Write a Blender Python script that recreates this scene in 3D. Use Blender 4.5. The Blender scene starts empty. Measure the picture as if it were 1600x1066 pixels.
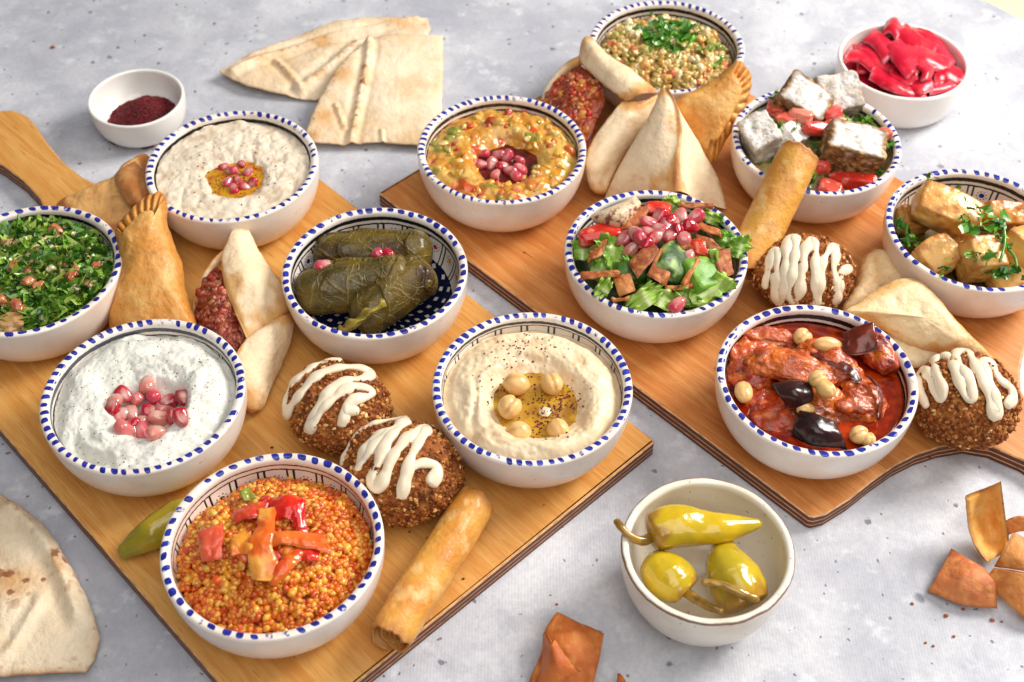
import bpy, math, random
import numpy as np
from mathutils import Vector, Matrix, Euler

# ------------------------------------------------------------------ camera, world, light
sc = bpy.context.scene
COL = sc.collection
BD = 0.12                      # painted bowl diameter
ZB = 0.012                     # board thickness
HB = 0.0444                    # painted bowl height
ZR = ZB + HB                   # rim height
PITCH, FPX, DIST, ROLL = math.radians(48.19), 2038.0, 6.671 * BD, math.radians(.225)
_c, _s = math.cos(PITCH), math.sin(PITCH)
CAM = np.array([0, -DIST * _c, DIST * _s + ZR])
FW = np.array([0, _c, -_s]); _r0 = np.array([1., 0, 0]); _u0 = np.cross(_r0, FW)
RT = math.cos(ROLL) * _r0 + math.sin(ROLL) * _u0
UP = -math.sin(ROLL) * _r0 + math.cos(ROLL) * _u0
cd = bpy.data.cameras.new('camera'); cam = bpy.data.objects.new('camera', cd); COL.objects.link(cam)
cam.matrix_world = Matrix(((RT[0], UP[0], -FW[0], CAM[0]), (RT[1], UP[1], -FW[1], CAM[1]), (RT[2], UP[2], -FW[2], CAM[2]), (0, 0, 0, 1)))
cd.sensor_width = 36; cd.lens = FPX / 1600 * 36; cd.clip_start = .01; cd.clip_end = 50
cd.dof.use_dof = True; cd.dof.focus_distance = .79; cd.dof.aperture_fstop = 9.5
sc.camera = cam

w = bpy.data.worlds.new('World'); sc.world = w; w.use_nodes = True
w.node_tree.nodes['Background'].inputs[0].default_value = (.96, .97, 1, 1)
w.node_tree.nodes['Background'].inputs[1].default_value = .14

def area(name, loc, aim, size, power, col):
    l = bpy.data.lights.new(name, 'AREA'); l.shape = 'RECTANGLE'; l.size, l.size_y = size; l.energy = power; l.color = col
    o = bpy.data.objects.new(name, l); COL.objects.link(o); o.location = loc
    o.rotation_euler = (Vector(aim) - Vector(loc)).to_track_quat('-Z', 'Y').to_euler()
area('key_softbox', (1.5, .72, 1.25), (.0, .05, .0), (.85, .85), 60, (1, .965, .92))
area('fill_softbox', (.35, -1.15, 1.45), (0, .05, 0), (1.2, 1.2), 13, (1, .97, .94))
area('top_softbox', (.1, -.15, 1.9), (0, .08, 0), (1.3, 1.3), 11, (.99, .99, 1))

sc.view_settings.view_transform = 'Standard'; sc.view_settings.look = 'None'
sc.view_settings.exposure = 0; sc.view_settings.gamma = 1; sc.view_settings.use_curve_mapping = False
sc.cycles.use_denoising = True; sc.cycles.max_bounces = 8; sc.cycles.transparent_max_bounces = 12
sc.cycles.caustics_reflective = False; sc.cycles.caustics_refractive = False
sc.cycles.sample_clamp_indirect = 6

# ------------------------------------------------------------------ helpers
rng = np.random.default_rng(7)
def ray(px, py): return FW + RT * (px - 800) / FPX - UP * (py - 533) / FPX
def P(px, py, z):                                   # photo pixel + real height -> place
    v = ray(px, py); return CAM + v * ((z - CAM[2]) / v[2])
def proj(p):
    v = np.asarray(p) - CAM; d = v @ FW; return 800 + FPX * (v @ RT) / d, 533 - FPX * (v @ UP) / d
def mpp(px, py, z): return (P(px, py, z) - CAM) @ FW / FPX
def onsurf(px, py, zf, z0=ZR):
    z = z0
    for _ in range(14):
        p = P(px, py, z); z = z + .7 * (float(zf(np.array([p[0]]), np.array([p[1]]))[0]) - z)
    return P(px, py, z)
def lin(h):
    h = h.lstrip('#'); a = np.array([int(h[i:i + 2], 16) for i in (0, 2, 4)]) / 255.
    return np.where(a <= .04045, a / 12.92, ((a + .055) / 1.055) ** 2.4)
def mixc(a, b, t): t = np.asarray(t)[..., None]; return np.asarray(a) * (1 - t) + np.asarray(b) * t
def sst(a, b, x): t = np.clip((x - a) / (b - a), 0, 1); return t * t * (3 - 2 * t)

def _h(ix, iy, iz, seed):
    n = (ix.astype(np.int64) * 374761393 + iy.astype(np.int64) * 668265263 + iz.astype(np.int64) * 1274126177 + seed * 974634777) & 0xffffffff
    n = ((n ^ (n >> 13)) * 1274126177) & 0xffffffff
    n = ((n ^ (n >> 15)) * 2246822519) & 0xffffffff
    return ((n ^ (n >> 16)) & 0xffffff) / float(0xffffff)
def vnoise(p, seed=0):                               # value noise, -1..1
    i = np.floor(p); f = p - i; f = f * f * f * (f * (f * 6 - 15) + 10); i = i.astype(np.int64); o = 0
    for a in (0, 1):
        for b in (0, 1):
            for c in (0, 1):
                wt = (f[..., 0] if a else 1 - f[..., 0]) * (f[..., 1] if b else 1 - f[..., 1]) * (f[..., 2] if c else 1 - f[..., 2])
                o = o + wt * _h(i[..., 0] + a, i[..., 1] + b, i[..., 2] + c, seed)
    return o * 2 - 1
def fbm(p, scale, octv=3, seed=0, gain=.5):
    p = np.asarray(p, float) * scale; o = 0; a = 1; t = 0
    for k in range(octv):
        o = o + a * vnoise(p + 17.3 * k, seed + k); t += a; a *= gain; p = p * 2.03
    return o / t
def xy0(x, y): return np.stack([x, y, np.zeros_like(x)], -1)

def spline(pts, n, closed=False):                    # Catmull-Rom by index
    pts = np.asarray(pts, float); m = len(pts)
    t = np.linspace(0, m if closed else m - 1, n, endpoint=not closed)
    i = np.floor(t).astype(int)
    if not closed: i = np.minimum(i, m - 2)
    f = (t - i)[:, None]
    g = (lambda k: pts[k % m]) if closed else (lambda k: pts[np.clip(k, 0, m - 1)])
    a, b, c, d = g(i - 1), g(i), g(i + 1), g(i + 2)
    if not closed:
        a = np.where((i == 0)[:, None], 2 * b - c, a); d = np.where((i == m - 2)[:, None], 2 * c - b, d)
    return .5 * (2 * b + (c - a) * f + (2 * a - 5 * b + 4 * c - d) * f ** 2 + (3 * b - a - 3 * c + d) * f ** 3)
def evenly(pts, n):
    q = spline(pts, max(200, n * 4)); s = np.r_[0, np.cumsum(np.linalg.norm(np.diff(q, axis=0), axis=1))]
    t = np.linspace(0, s[-1], n); return np.stack([np.interp(t, s, q[:, k]) for k in range(3)], -1)

def gridF(nu, nv, cu=False, cv=False, off=0, flip=False):
    i = np.arange(nu if cu else nu - 1); j = np.arange(nv if cv else nv - 1)
    I, J = np.meshgrid(i, j, indexing='ij'); a = I * nv + J; b = ((I + 1) % nu) * nv + J; c = ((I + 1) % nu) * nv + (J + 1) % nv; d = I * nv + (J + 1) % nv
    F = np.stack([a, b, c, d], -1).reshape(-1, 4) + off
    return F[:, ::-1] if flip else F
def gnormals(G, cu=False, cv=False):
    def df(A, ax, cyc): return (np.roll(A, -1, ax) - np.roll(A, 1, ax)) if cyc else np.gradient(A, axis=ax)
    n = np.cross(df(G, 0, cu), df(G, 1, cv)); l = np.linalg.norm(n, axis=-1, keepdims=True); return n / np.maximum(l, 1e-12)

def mk(name, V, F, mat, col=None, parent=None, smooth=True, uv=None, origin=None, mats=None, midx=None):
    V = np.asarray(V, float).reshape(-1, 3); Fs = F if isinstance(F, list) else [F]
    if origin is None: origin = np.array([V[:, 0].mean(), V[:, 1].mean(), V[:, 2].min()])
    origin = np.asarray(origin, float)
    me = bpy.data.meshes.new(name); me.vertices.add(len(V)); me.vertices.foreach_set('co', (V - origin).astype(np.float32).ravel())
    Fs = [np.asarray(f) for f in Fs if len(f)]
    loops = np.concatenate([f.ravel() for f in Fs]); tot = np.concatenate([np.full(len(f), f.shape[1]) for f in Fs])
    start = np.r_[0, np.cumsum(tot)[:-1]]
    me.loops.add(len(loops)); me.loops.foreach_set('vertex_index', loops.astype(np.int32))
    me.polygons.add(len(tot)); me.polygons.foreach_set('loop_start', start.astype(np.int32)); me.polygons.foreach_set('loop_total', tot.astype(np.int32))
    me.update(calc_edges=True); me.validate()
    me.polygons.foreach_set('use_smooth', np.full(len(me.polygons), smooth))
    if col is not None:
        col = np.asarray(col, float)
        if col.ndim == 1: col = np.tile(col, (len(V), 1))
        col = col.reshape(-1, col.shape[-1])
        a = me.attributes.new('Col', 'FLOAT_COLOR', 'POINT'); a.data.foreach_set('color', np.c_[np.clip(col[:, :3], 0, 1), np.ones(len(V))].astype(np.float32).ravel())
    if uv is not None:
        l = me.uv_layers.new(name='UVMap'); l.data.foreach_set('uv', np.asarray(uv, np.float32).ravel())
    for m in (mats or [mat]): me.materials.append(m)
    if midx is not None: me.polygons.foreach_set('material_index', np.asarray(midx, np.int32))
    o = bpy.data.objects.new(name, me); COL.objects.link(o)
    if parent is not None:
        o.parent = parent; q_ = parent
        while q_ is not None: origin = origin - np.array(q_.location); q_ = q_.parent
    o.location = origin
    return o
def tag(o, label=None, cat=None, group=None, kind=None):
    if label: o['label'] = label
    if cat: o['category'] = cat
    if group: o['group'] = group
    if kind: o['kind'] = kind
    return o
def inst(src, name, loc, rot=None, scale=1.):
    o = bpy.data.objects.new(name, src); COL.objects.link(o); o.location = loc
    if rot is not None: o.rotation_euler = rot
    o.scale = (scale,) * 3 if np.isscalar(scale) else scale
    return o

def ico(sub):
    t = (1 + 5 ** .5) / 2
    V = [(-1, t, 0), (1, t, 0), (-1, -t, 0), (1, -t, 0), (0, -1, t), (0, 1, t), (0, -1, -t), (0, 1, -t), (t, 0, -1), (t, 0, 1), (-t, 0, -1), (-t, 0, 1)]
    F = [(0, 11, 5), (0, 5, 1), (0, 1, 7), (0, 7, 10), (0, 10, 11), (1, 5, 9), (5, 11, 4), (11, 10, 2), (10, 7, 6), (7, 1, 8), (3, 9, 4), (3, 4, 2), (3, 2, 6), (3, 6, 8), (3, 8, 9), (4, 9, 5), (2, 4, 11), (6, 2, 10), (8, 6, 7), (9, 8, 1)]
    V = [np.array(v) / np.linalg.norm(v) for v in V]
    for _ in range(sub):
        d = {}; G = []
        def mid(a, b):
            k = (min(a, b), max(a, b))
            if k not in d: m = V[a] + V[b]; V.append(m / np.linalg.norm(m)); d[k] = len(V) - 1
            return d[k]
        for a, b, c in F:
            x, y, z = mid(a, b), mid(b, c), mid(c, a); G += [(a, x, z), (b, y, x), (c, z, y), (x, y, z)]
        F = G
    return np.array(V), np.array(F)
ICO = [ico(k) for k in range(5)]
def rmat(n):
    q = rng.normal(size=(n, 4)); q /= np.linalg.norm(q, axis=1)[:, None]; a, b, c, d = q.T
    return np.stack([1 - 2 * (c * c + d * d), 2 * (b * c - a * d), 2 * (b * d + a * c), 2 * (b * c + a * d), 1 - 2 * (b * b + d * d), 2 * (c * d - a * b), 2 * (b * d - a * c), 2 * (c * d + a * b), 1 - 2 * (b * b + c * c)], -1).reshape(n, 3, 3)
def euler_m(rx, ry, rz):
    return np.array(Euler((rx, ry, rz)).to_matrix())
def scatter(tpl, pos, rots, scl, cols):
    """tpl list of (V,F); every item picks one; merged arrays"""
    VV, FF, CC = [], [], []; off = 0; pick = rng.integers(0, len(tpl), len(pos))
    scl = np.asarray(scl, float)
    if scl.ndim == 1: scl = scl[:, None] * np.ones(3)
    for k, (tv, tf) in enumerate(tpl):
        m = pick == k
        if not m.any(): continue
        v = np.einsum('nij,nvj->nvi', rots[m], tv[None] * scl[m][:, None, :]) + pos[m][:, None, :]
        n = m.sum(); VV.append(v.reshape(-1, 3)); FF.append((tf[None] + (np.arange(n) * len(tv))[:, None, None]).reshape(-1, tf.shape[1]) + off)
        CC.append(np.repeat(cols[m], len(tv), 0)); off += n * len(tv)
    return np.concatenate(VV), FF, np.concatenate(CC)
def join(parts):
    V, F, C = [], [], []; off = 0
    for v, f, c in parts:
        v = np.asarray(v).reshape(-1, 3); V.append(v)
        for g in (f if isinstance(f, list) else [f]): F.append(np.asarray(g) + off)
        c = np.asarray(c, float); C.append(np.tile(c, (len(v), 1)) if c.ndim == 1 else c.reshape(-1, 3)); off += len(v)
    return np.concatenate(V), F, np.concatenate(C)

def shell(G, th, edge=.18, sides=(1, 1, 1, 1)):
    """closed thin body from a grid surface; thickness tapers to the edges. returns V,F,(u,v)"""
    nu, nv = G.shape[:2]; N = gnormals(G)
    if (N @ FW).mean() > 0: N = -N
    u = np.linspace(0, 1, nu)[:, None] * np.ones((1, nv)); v = np.ones((nu, 1)) * np.linspace(0, 1, nv)[None]
    e = np.ones((nu, nv)) * 9
    for k, d in enumerate((u, 1 - u, v, 1 - v)):
        if sides[k]: e = np.minimum(e, d)
    t = th * np.sqrt(np.clip(1 - (1 - np.clip(e / edge, 0, 1)) ** 2, 0, 1))
    T = G + N * (t / 2)[..., None]; B = G - N * (t / 2 + 2e-5)[..., None]
    V = np.concatenate([T.reshape(-1, 3), B.reshape(-1, 3)]); F = gridF(nu, nv); F2 = gridF(nu, nv, off=nu * nv, flip=True)
    ring = np.r_[np.arange(nv), np.arange(1, nu) * nv + nv - 1, (nu - 1) * nv + np.arange(nv - 2, -1, -1), np.arange(nu - 2, 0, -1) * nv]
    r2 = np.roll(ring, -1); S = np.stack([ring, r2, r2 + nu * nv, ring + nu * nv], -1)[:, ::-1]
    n0 = np.cross(G[1, 0] - G[0, 0], G[0, 1] - G[0, 0])
    if n0 @ N[0, 0] < 0: F, F2, S = F[:, ::-1], F2[:, ::-1], S[:, ::-1]
    U2 = np.concatenate([u.ravel(), u.ravel()]); V2 = np.concatenate([v.ravel(), v.ravel()])
    return V, [F, F2, S], U2, V2, np.concatenate([e.ravel(), e.ravel()])
def rowsG(rows, nu, nv, closed=False):
    """rows of (px,py,z) -> smooth grid of places (nu across rows, nv along a row)"""
    W = [spline([P(*p) for p in r], nv) for r in rows]; W = np.stack(W)
    return np.stack([spline(W[:, j], nu, closed) for j in range(nv)], 1)

def pillow(outline, th_top, th_bot, nr=44, na=200, pw=(2.2, .55), crimp=None, world=None, warp=0, seed=0, closed_spline=True, lip=.0012):
    O = np.array([P(*p) for p in outline]) if world is None else np.asarray(world, float)
    c = O.mean(0); n = np.linalg.svd(O - c)[2][2]
    if n @ FW > 0: n = -n
    if closed_spline: B = spline(O, na, True)
    else:
        Q = np.r_[O, O[:1]]; s = np.r_[0, np.cumsum(np.linalg.norm(np.diff(Q, axis=0), axis=1))]; t = np.linspace(0, s[-1], na, endpoint=False)
        B = np.stack([np.interp(t, s, Q[:, k]) for k in range(3)], -1); B = B + (B - c) / np.linalg.norm(B - c, axis=1)[:, None] * (.0014 * fbm(B, 70, 4, seed + 50, .65))[:, None]
    rho = np.sin(np.linspace(0, 1, nr) * math.pi / 2); rho = rho * .6 + .4 * np.linspace(0, 1, nr)
    G = c + rho[:, None, None] * (B - c)[None]
    R = rho[:, None] * np.ones((1, na)); A = np.ones((nr, 1)) * np.linspace(0, 1, na, endpoint=False)[None]
    prof = np.clip(1 - R ** pw[0], 0, 1) ** pw[1]
    top = th_top * prof + lip * (1 - R ** 12); bot = th_bot * prof + lip * (1 - R ** 12)
    if warp: G = G + n * (warp * fbm(G, 22, 2, seed))[..., None]
    br = np.zeros_like(R)
    if crimp:
        a0, a1, k, w0, dep = crimp
        inb = sst(a0 - .01, a0 + .01, A) * (1 - sst(a1 - .01, a1 + .01, A)); s = (A - a0) / (a1 - a0) * k
        band = sst(w0 - .06, w0 + .02, R) * inb
        flat = th_top * .28
        top = top * (1 - band) + band * (flat * (1 - R ** 10))
        groove = np.abs(np.sin(s * math.pi)) ** .6
        top = top + band * dep * (groove - .45) * (1 - R ** 14); br = band * (1 - groove)
        G = G + (G - c) * (.035 * band * (groove - .5))[..., None]
    T = G + n * top[..., None]; Bt = G - n * bot[..., None]
    V = np.concatenate([T.reshape(-1, 3), Bt[:-1].reshape(-1, 3)])
    FT = gridF(nr, na, cv=True); FB = gridF(nr - 1, na, cv=True, off=nr * na, flip=True)
    j = np.arange(na); l1 = (nr - 2) * na + nr * na + j; l2 = (nr - 2) * na + nr * na + (j + 1) % na; e1 = (nr - 1) * na + j; e2 = (nr - 1) * na + (j + 1) % na
    S = np.stack([e1, e2, l2, l1], -1)
    n0 = np.cross(B[5] - c, B[8] - c)
    if n0 @ n > 0: FT = FT; FB = FB; S = S[:, ::-1]
    else: FT = FT[:, ::-1]; FB = FB[:, ::-1]
    rr = np.concatenate([R.ravel(), R[:-1].ravel()]); aa = np.concatenate([A.ravel(), A[:-1].ravel()]); bb = np.concatenate([br.ravel(), 0 * br[:-1].ravel()])
    topm = np.concatenate([np.ones(R.size), np.zeros(R[:-1].size)])
    return V, [FT, FB, S], rr, aa, bb, n, topm
def tube(path, rad, nseg=12, cap=True, flat=1., upv=(0, 0, 1)):
    path = np.asarray(path, float); n = len(path); rad = np.asarray(rad, float) * np.ones(n)
    T = np.gradient(path, axis=0); T /= np.maximum(np.linalg.norm(T, axis=1)[:, None], 1e-9)
    upv = np.asarray(upv, float); upv = upv if upv.ndim == 2 else np.tile(upv, (n, 1))
    A = np.cross(T, upv); A /= np.maximum(np.linalg.norm(A, axis=1)[:, None], 1e-9); B = np.cross(A, T)
    if cap:
        k = 5; ph = np.linspace(0, math.pi / 2, k + 1)[:-1]
        def capr(i, sgn): return [(path[i] + sgn * T[i] * rad[i] * flat * math.cos(p), A[i], B[i], rad[i] * math.sin(p) + 1e-6) for p in ph]
        rows = capr(0, -1) + [(path[i], A[i], B[i], rad[i]) for i in range(n)] + capr(n - 1, 1)[::-1]
    else: rows = [(path[i], A[i], B[i], rad[i]) for i in range(n)]
    th = np.linspace(0, 2 * math.pi, nseg, endpoint=False)
    V = np.array([[p + r * (math.cos(t) * a + flat * math.sin(t) * b) for t in th] for p, a, b, r in rows])
    return V.reshape(-1, 3), gridF(len(rows), nseg, cv=True)
def disp(V, F, amp, scale, octv=3, seed=0):
    """move vertices along their normals by noise"""
    N = np.zeros_like(V)
    for f in (F if isinstance(F, list) else [F]):
        n = np.cross(V[f[:, 1]] - V[f[:, 0]], V[f[:, 2]] - V[f[:, 0]])
        for k in range(f.shape[1]): np.add.at(N, f[:, k], n)
    N /= np.maximum(np.linalg.norm(N, axis=1)[:, None], 1e-12)
    return V + N * (amp * fbm(V, scale, octv, seed))[:, None]

# ------------------------------------------------------------------ materials
def newmat(name):
    m = bpy.data.materials.new(name); m.use_nodes = True; nt = m.node_tree; b = nt.nodes['Principled BSDF']; return m, nt, b
def nd(nt, t, **kw):
    n = nt.nodes.new(t)
    for k, v in kw.items(): setattr(n, k, v)
    return n
def setin(n, i, v, nt):
    if isinstance(v, bpy.types.NodeSocket): nt.links.new(v, n.inputs[i])
    elif v is not None: n.inputs[i].default_value = v
def mth(nt, op, a, b=None, c=None, clamp=False):
    n = nd(nt, 'ShaderNodeMath', operation=op, use_clamp=clamp)
    for i, v in enumerate((a, b, c)): setin(n, i, v, nt)
    return n.outputs[0]
def mrange(nt, x, a, b, c=0., d=1., smooth=True):
    n = nd(nt, 'ShaderNodeMapRange', interpolation_type='SMOOTHSTEP' if smooth else 'LINEAR')
    for i, v in enumerate((x, a, b, c, d)): setin(n, i, v, nt)
    return n.outputs[0]
def cmix(nt, f, a, b, mode='MIX'):
    n = nd(nt, 'ShaderNodeMix', data_type='RGBA', blend_type=mode)
    def cv(x): return x if isinstance(x, bpy.types.NodeSocket) else (*[float(q) for q in x[:3]], 1)
    setin(n, 0, f, nt); setin(n, 6, cv(a), nt); setin(n, 7, cv(b), nt); return n.outputs[2]
def tnoise(nt, vec, scale, detail=3, rough=.55, dist=0):
    n = nd(nt, 'ShaderNodeTexNoise'); setin(n, 'Vector', vec, nt); n.inputs['Scale'].default_value = scale; n.inputs['Detail'].default_value = detail
    n.inputs['Roughness'].default_value = rough; n.inputs['Distortion'].default_value = dist; return n.outputs[0]
def objco(nt):
    g = nd(nt, 'ShaderNodeTexCoord'); return g.outputs['Object']
def bump(nt, h, strength, dist, normal=None):
    n = nd(nt, 'ShaderNodeBump'); n.inputs['Strength'].default_value = strength; n.inputs['Distance'].default_value = dist; setin(n, 'Height', h, nt)
    if normal is not None: nt.links.new(normal, n.inputs['Normal'])
    return n.outputs[0]
def food(name, base=None, rough=.5, spec=.5, sss=0, sr=(.004, .002, .001), coat=0, trans=0, var=(), bumps=(), roughvar=None, ior=1.45):
    """base None -> colour from the mesh attribute. var: (colour, scale, lo, hi[, detail]); bumps: (scale, strength, metres[, detail])"""
    m, nt, b = newmat(name); co = objco(nt)
    if base is None:
        a = nd(nt, 'ShaderNodeAttribute', attribute_name='Col'); c = a.outputs['Color']
    else: c = tuple(lin(base)) if isinstance(base, str) else base
    for v in var:
        n = tnoise(nt, co, v[1], v[4] if len(v) > 4 else 3); f = mrange(nt, n, v[2], v[3]); c = cmix(nt, f, c, lin(v[0]))
    if isinstance(c, bpy.types.NodeSocket): nt.links.new(c, b.inputs['Base Color'])
    else: b.inputs['Base Color'].default_value = (*c, 1)
    b.inputs['Roughness'].default_value = rough; b.inputs['Specular IOR Level'].default_value = spec; b.inputs['IOR'].default_value = ior
    b.inputs['Subsurface Weight'].default_value = sss; b.inputs['Subsurface Radius'].default_value = sr; b.inputs['Subsurface Scale'].default_value = 1
    b.inputs['Coat Weight'].default_value = coat; b.inputs['Coat Roughness'].default_value = .06; b.inputs['Transmission Weight'].default_value = trans
    if roughvar:
        n = tnoise(nt, co, roughvar[0], 3); nt.links.new(mrange(nt, n, .35, .65, roughvar[1], roughvar[2]), b.inputs['Roughness'])
    nn = None
    for s in bumps:
        nn = bump(nt, tnoise(nt, co, s[0], s[3] if len(s) > 3 else 4), s[1], s[2], nn)
    if nn is not None: nt.links.new(nn, b.inputs['Normal'])
    return m
def film(name, tint, rough=.02, var=None, bumpd=None):
    """thin clear liquid: tinted see-through with a mirror skin by Fresnel"""
    m, nt, b = newmat(name); nt.nodes.remove(b); out = nt.nodes['Material Output']; co = objco(nt)
    t = nd(nt, 'ShaderNodeBsdfTransparent'); g = nd(nt, 'ShaderNodeBsdfGlossy'); g.inputs['Roughness'].default_value = rough
    c = tuple(lin(tint))
    if var: nt.links.new(cmix(nt, mrange(nt, tnoise(nt, co, var[1], 3), var[2], var[3]), c, lin(var[0])), t.inputs[0])
    else: t.inputs[0].default_value = (*c, 1)
    fr = nd(nt, 'ShaderNodeFresnel'); fr.inputs[0].default_value = 1.47; mx = nd(nt, 'ShaderNodeMixShader')
    if bumpd:
        q = bump(nt, tnoise(nt, co, bumpd[0], 2), bumpd[1], bumpd[2]); nt.links.new(q, g.inputs['Normal']); nt.links.new(q, fr.inputs['Normal'])
    nt.links.new(fr.outputs[0], mx.inputs[0]); nt.links.new(t.outputs[0], mx.inputs[1]); nt.links.new(g.outputs[0], mx.inputs[2]); nt.links.new(mx.outputs[0], out.inputs[0])
    return m

def oil(name, base, dark, alpha, scale=90):
    m = food(name, base, .03, .5, coat=.6, sss=.2, sr=(.004, .002, .0005), var=((dark, scale, .42, .68),), bumps=((70, .2, .0015),)); m.node_tree.nodes['Principled BSDF'].inputs['Alpha'].default_value = alpha; return m

def concrete_mat():
    m, nt, b = newmat('concrete'); co = objco(nt)
    big = tnoise(nt, co, 5.5, 6, .6, .6); mid = tnoise(nt, co, 26, 6, .62, .4); fine = tnoise(nt, co, 420, 3, .6)
    c = cmix(nt, mrange(nt, big, .36, .66), lin('#b6b6bc'), lin('#d9d9dc'))
    c = cmix(nt, mrange(nt, mid, .34, .70, 0, .75), lin('#9a9ba8'), c) if False else cmix(nt, mrange(nt, mid, .62, .34, 0, .5), c, lin('#9d9fab'))
    c = cmix(nt, mrange(nt, tnoise(nt, co, 60, 4, .6), .55, .72, 0, .5), c, lin('#e2e4e7'))
    c = cmix(nt, mrange(nt, fine, .3, .7, 0, .22), c, lin('#8d8f98'))
    # pits: sparse voronoi cells
    warp = nd(nt, 'ShaderNodeVectorMath', operation='MULTIPLY_ADD'); nz = nd(nt, 'ShaderNodeTexNoise'); nt.links.new(co, nz.inputs['Vector']); nz.inputs['Scale'].default_value = 260
    nt.links.new(nz.outputs['Color'], warp.inputs[0]); warp.inputs[1].default_value = (.004, .004, 0); nt.links.new(co, warp.inputs[2])
    pit = None
    for s, keep, rad in ((55, .80, .08), (120, .87, .08), (21, .90, .04)):
        vo = nd(nt, 'ShaderNodeTexVoronoi', voronoi_dimensions='2D'); nt.links.new(warp.outputs[0], vo.inputs['Vector']); vo.inputs['Scale'].default_value = s
        sep = nd(nt, 'ShaderNodeSeparateColor'); nt.links.new(vo.outputs['Color'], sep.inputs[0])
        on = mth(nt, 'GREATER_THAN', sep.outputs[0], keep); sz = mth(nt, 'MULTIPLY', sep.outputs[1], rad)
        k = mth(nt, 'MULTIPLY', mrange(nt, mth(nt, 'SUBTRACT', vo.outputs['Distance'], sz), .05, -.02), on)
        pit = k if pit is None else mth(nt, 'MAXIMUM', pit, k)
    c = cmix(nt, mth(nt, 'MULTIPLY', pit, .75), c, lin('#5c5c68'))
    nt.links.new(c, b.inputs['Base Color']); b.inputs['Roughness'].default_value = .62; b.inputs['Specular IOR Level'].default_value = .35
    wv = nd(nt, 'ShaderNodeTexWave', wave_type='BANDS', bands_direction='X'); nt.links.new(co, wv.inputs['Vector']); wv.inputs['Scale'].default_value = 170; wv.inputs['Distortion'].default_value = 2.5
    h = mth(nt, 'MULTIPLY_ADD', pit, -2.2, mth(nt, 'MULTIPLY_ADD', fine, .5, mth(nt, 'MULTIPLY', wv.outputs[1], .12)))
    n1 = bump(nt, h, .5, .0006); nt.links.new(bump(nt, mid, .3, .002, n1), b.inputs['Normal'])
    return m
def wood_mat(name, c1, c2, c3, seed):
    m, nt, b = newmat(name); co = objco(nt)
    mp = nd(nt, 'ShaderNodeMapping'); nt.links.new(co, mp.inputs[0]); mp.inputs['Scale'].default_value = (1, 9, 1); mp.inputs['Location'].default_value = (seed, seed * 2, 0)
    v = mp.outputs[0]
    g = tnoise(nt, v, 9, 5, .6, 1.2); f = nd(nt, 'ShaderNodeMapping'); nt.links.new(co, f.inputs[0]); f.inputs['Scale'].default_value = (1, 34, 1)
    fi = tnoise(nt, f.outputs[0], 46, 4, .65); fl = tnoise(nt, co, 12, 3)
    c = cmix(nt, mrange(nt, g, .36, .66), lin(c1), lin(c2)); c = cmix(nt, mrange(nt, fi, .52, .70, 0, .7), c, lin(c3)); c = cmix(nt, mrange(nt, fi, .44, .30, 0, .35), c, lin('#ecc488'))
    c = cmix(nt, mrange(nt, fl, .5, .75, 0, .4), c, lin(c3))
    st = nd(nt, 'ShaderNodeMapping'); nt.links.new(co, st.inputs[0]); st.inputs['Scale'].default_value = (3, 60, 1)
    sn = tnoise(nt, st.outputs[0], 12, 2, .5); c = cmix(nt, mrange(nt, sn, .70, .76, 0, .65), c, lin('#6b3a14'))
    nt.links.new(c, b.inputs['Base Color']); nt.links.new(mrange(nt, g, .3, .7, .38, .52), b.inputs['Roughness']); b.inputs['Specular IOR Level'].default_value = .4
    nt.links.new(bump(nt, fi, .25, .0006), b.inputs['Normal'])
    return m
def ply_mat():
    m, nt, b = newmat('plywood_edge'); co = objco(nt); s = nd(nt, 'ShaderNodeSeparateXYZ'); nt.links.new(co, s.inputs[0])
    wob = tnoise(nt, co, 40, 2); z = mth(nt, 'MULTIPLY_ADD', wob, .0006, s.outputs[2])
    k = mth(nt, 'FRACT', mth(nt, 'MULTIPLY', z, 1 / .0040)); band = mrange(nt, mth(nt, 'ABSOLUTE', mth(nt, 'SUBTRACT', k, .5)), .36, .42)
    mp = nd(nt, 'ShaderNodeMapping'); nt.links.new(co, mp.inputs[0]); mp.inputs['Scale'].default_value = (1, 1, 8); n = tnoise(nt, mp.outputs[0], 160, 4)
    c = cmix(nt, band, lin('#6a3418'), lin('#e2b080')); c = cmix(nt, mrange(nt, n, .35, .7, 0, .6), c, lin('#4a2412'))
    nt.links.new(c, b.inputs['Base Color']); b.inputs['Roughness'].default_value = .6; nt.links.new(bump(nt, n, .4, .0006), b.inputs['Normal'])
    return m
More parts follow.
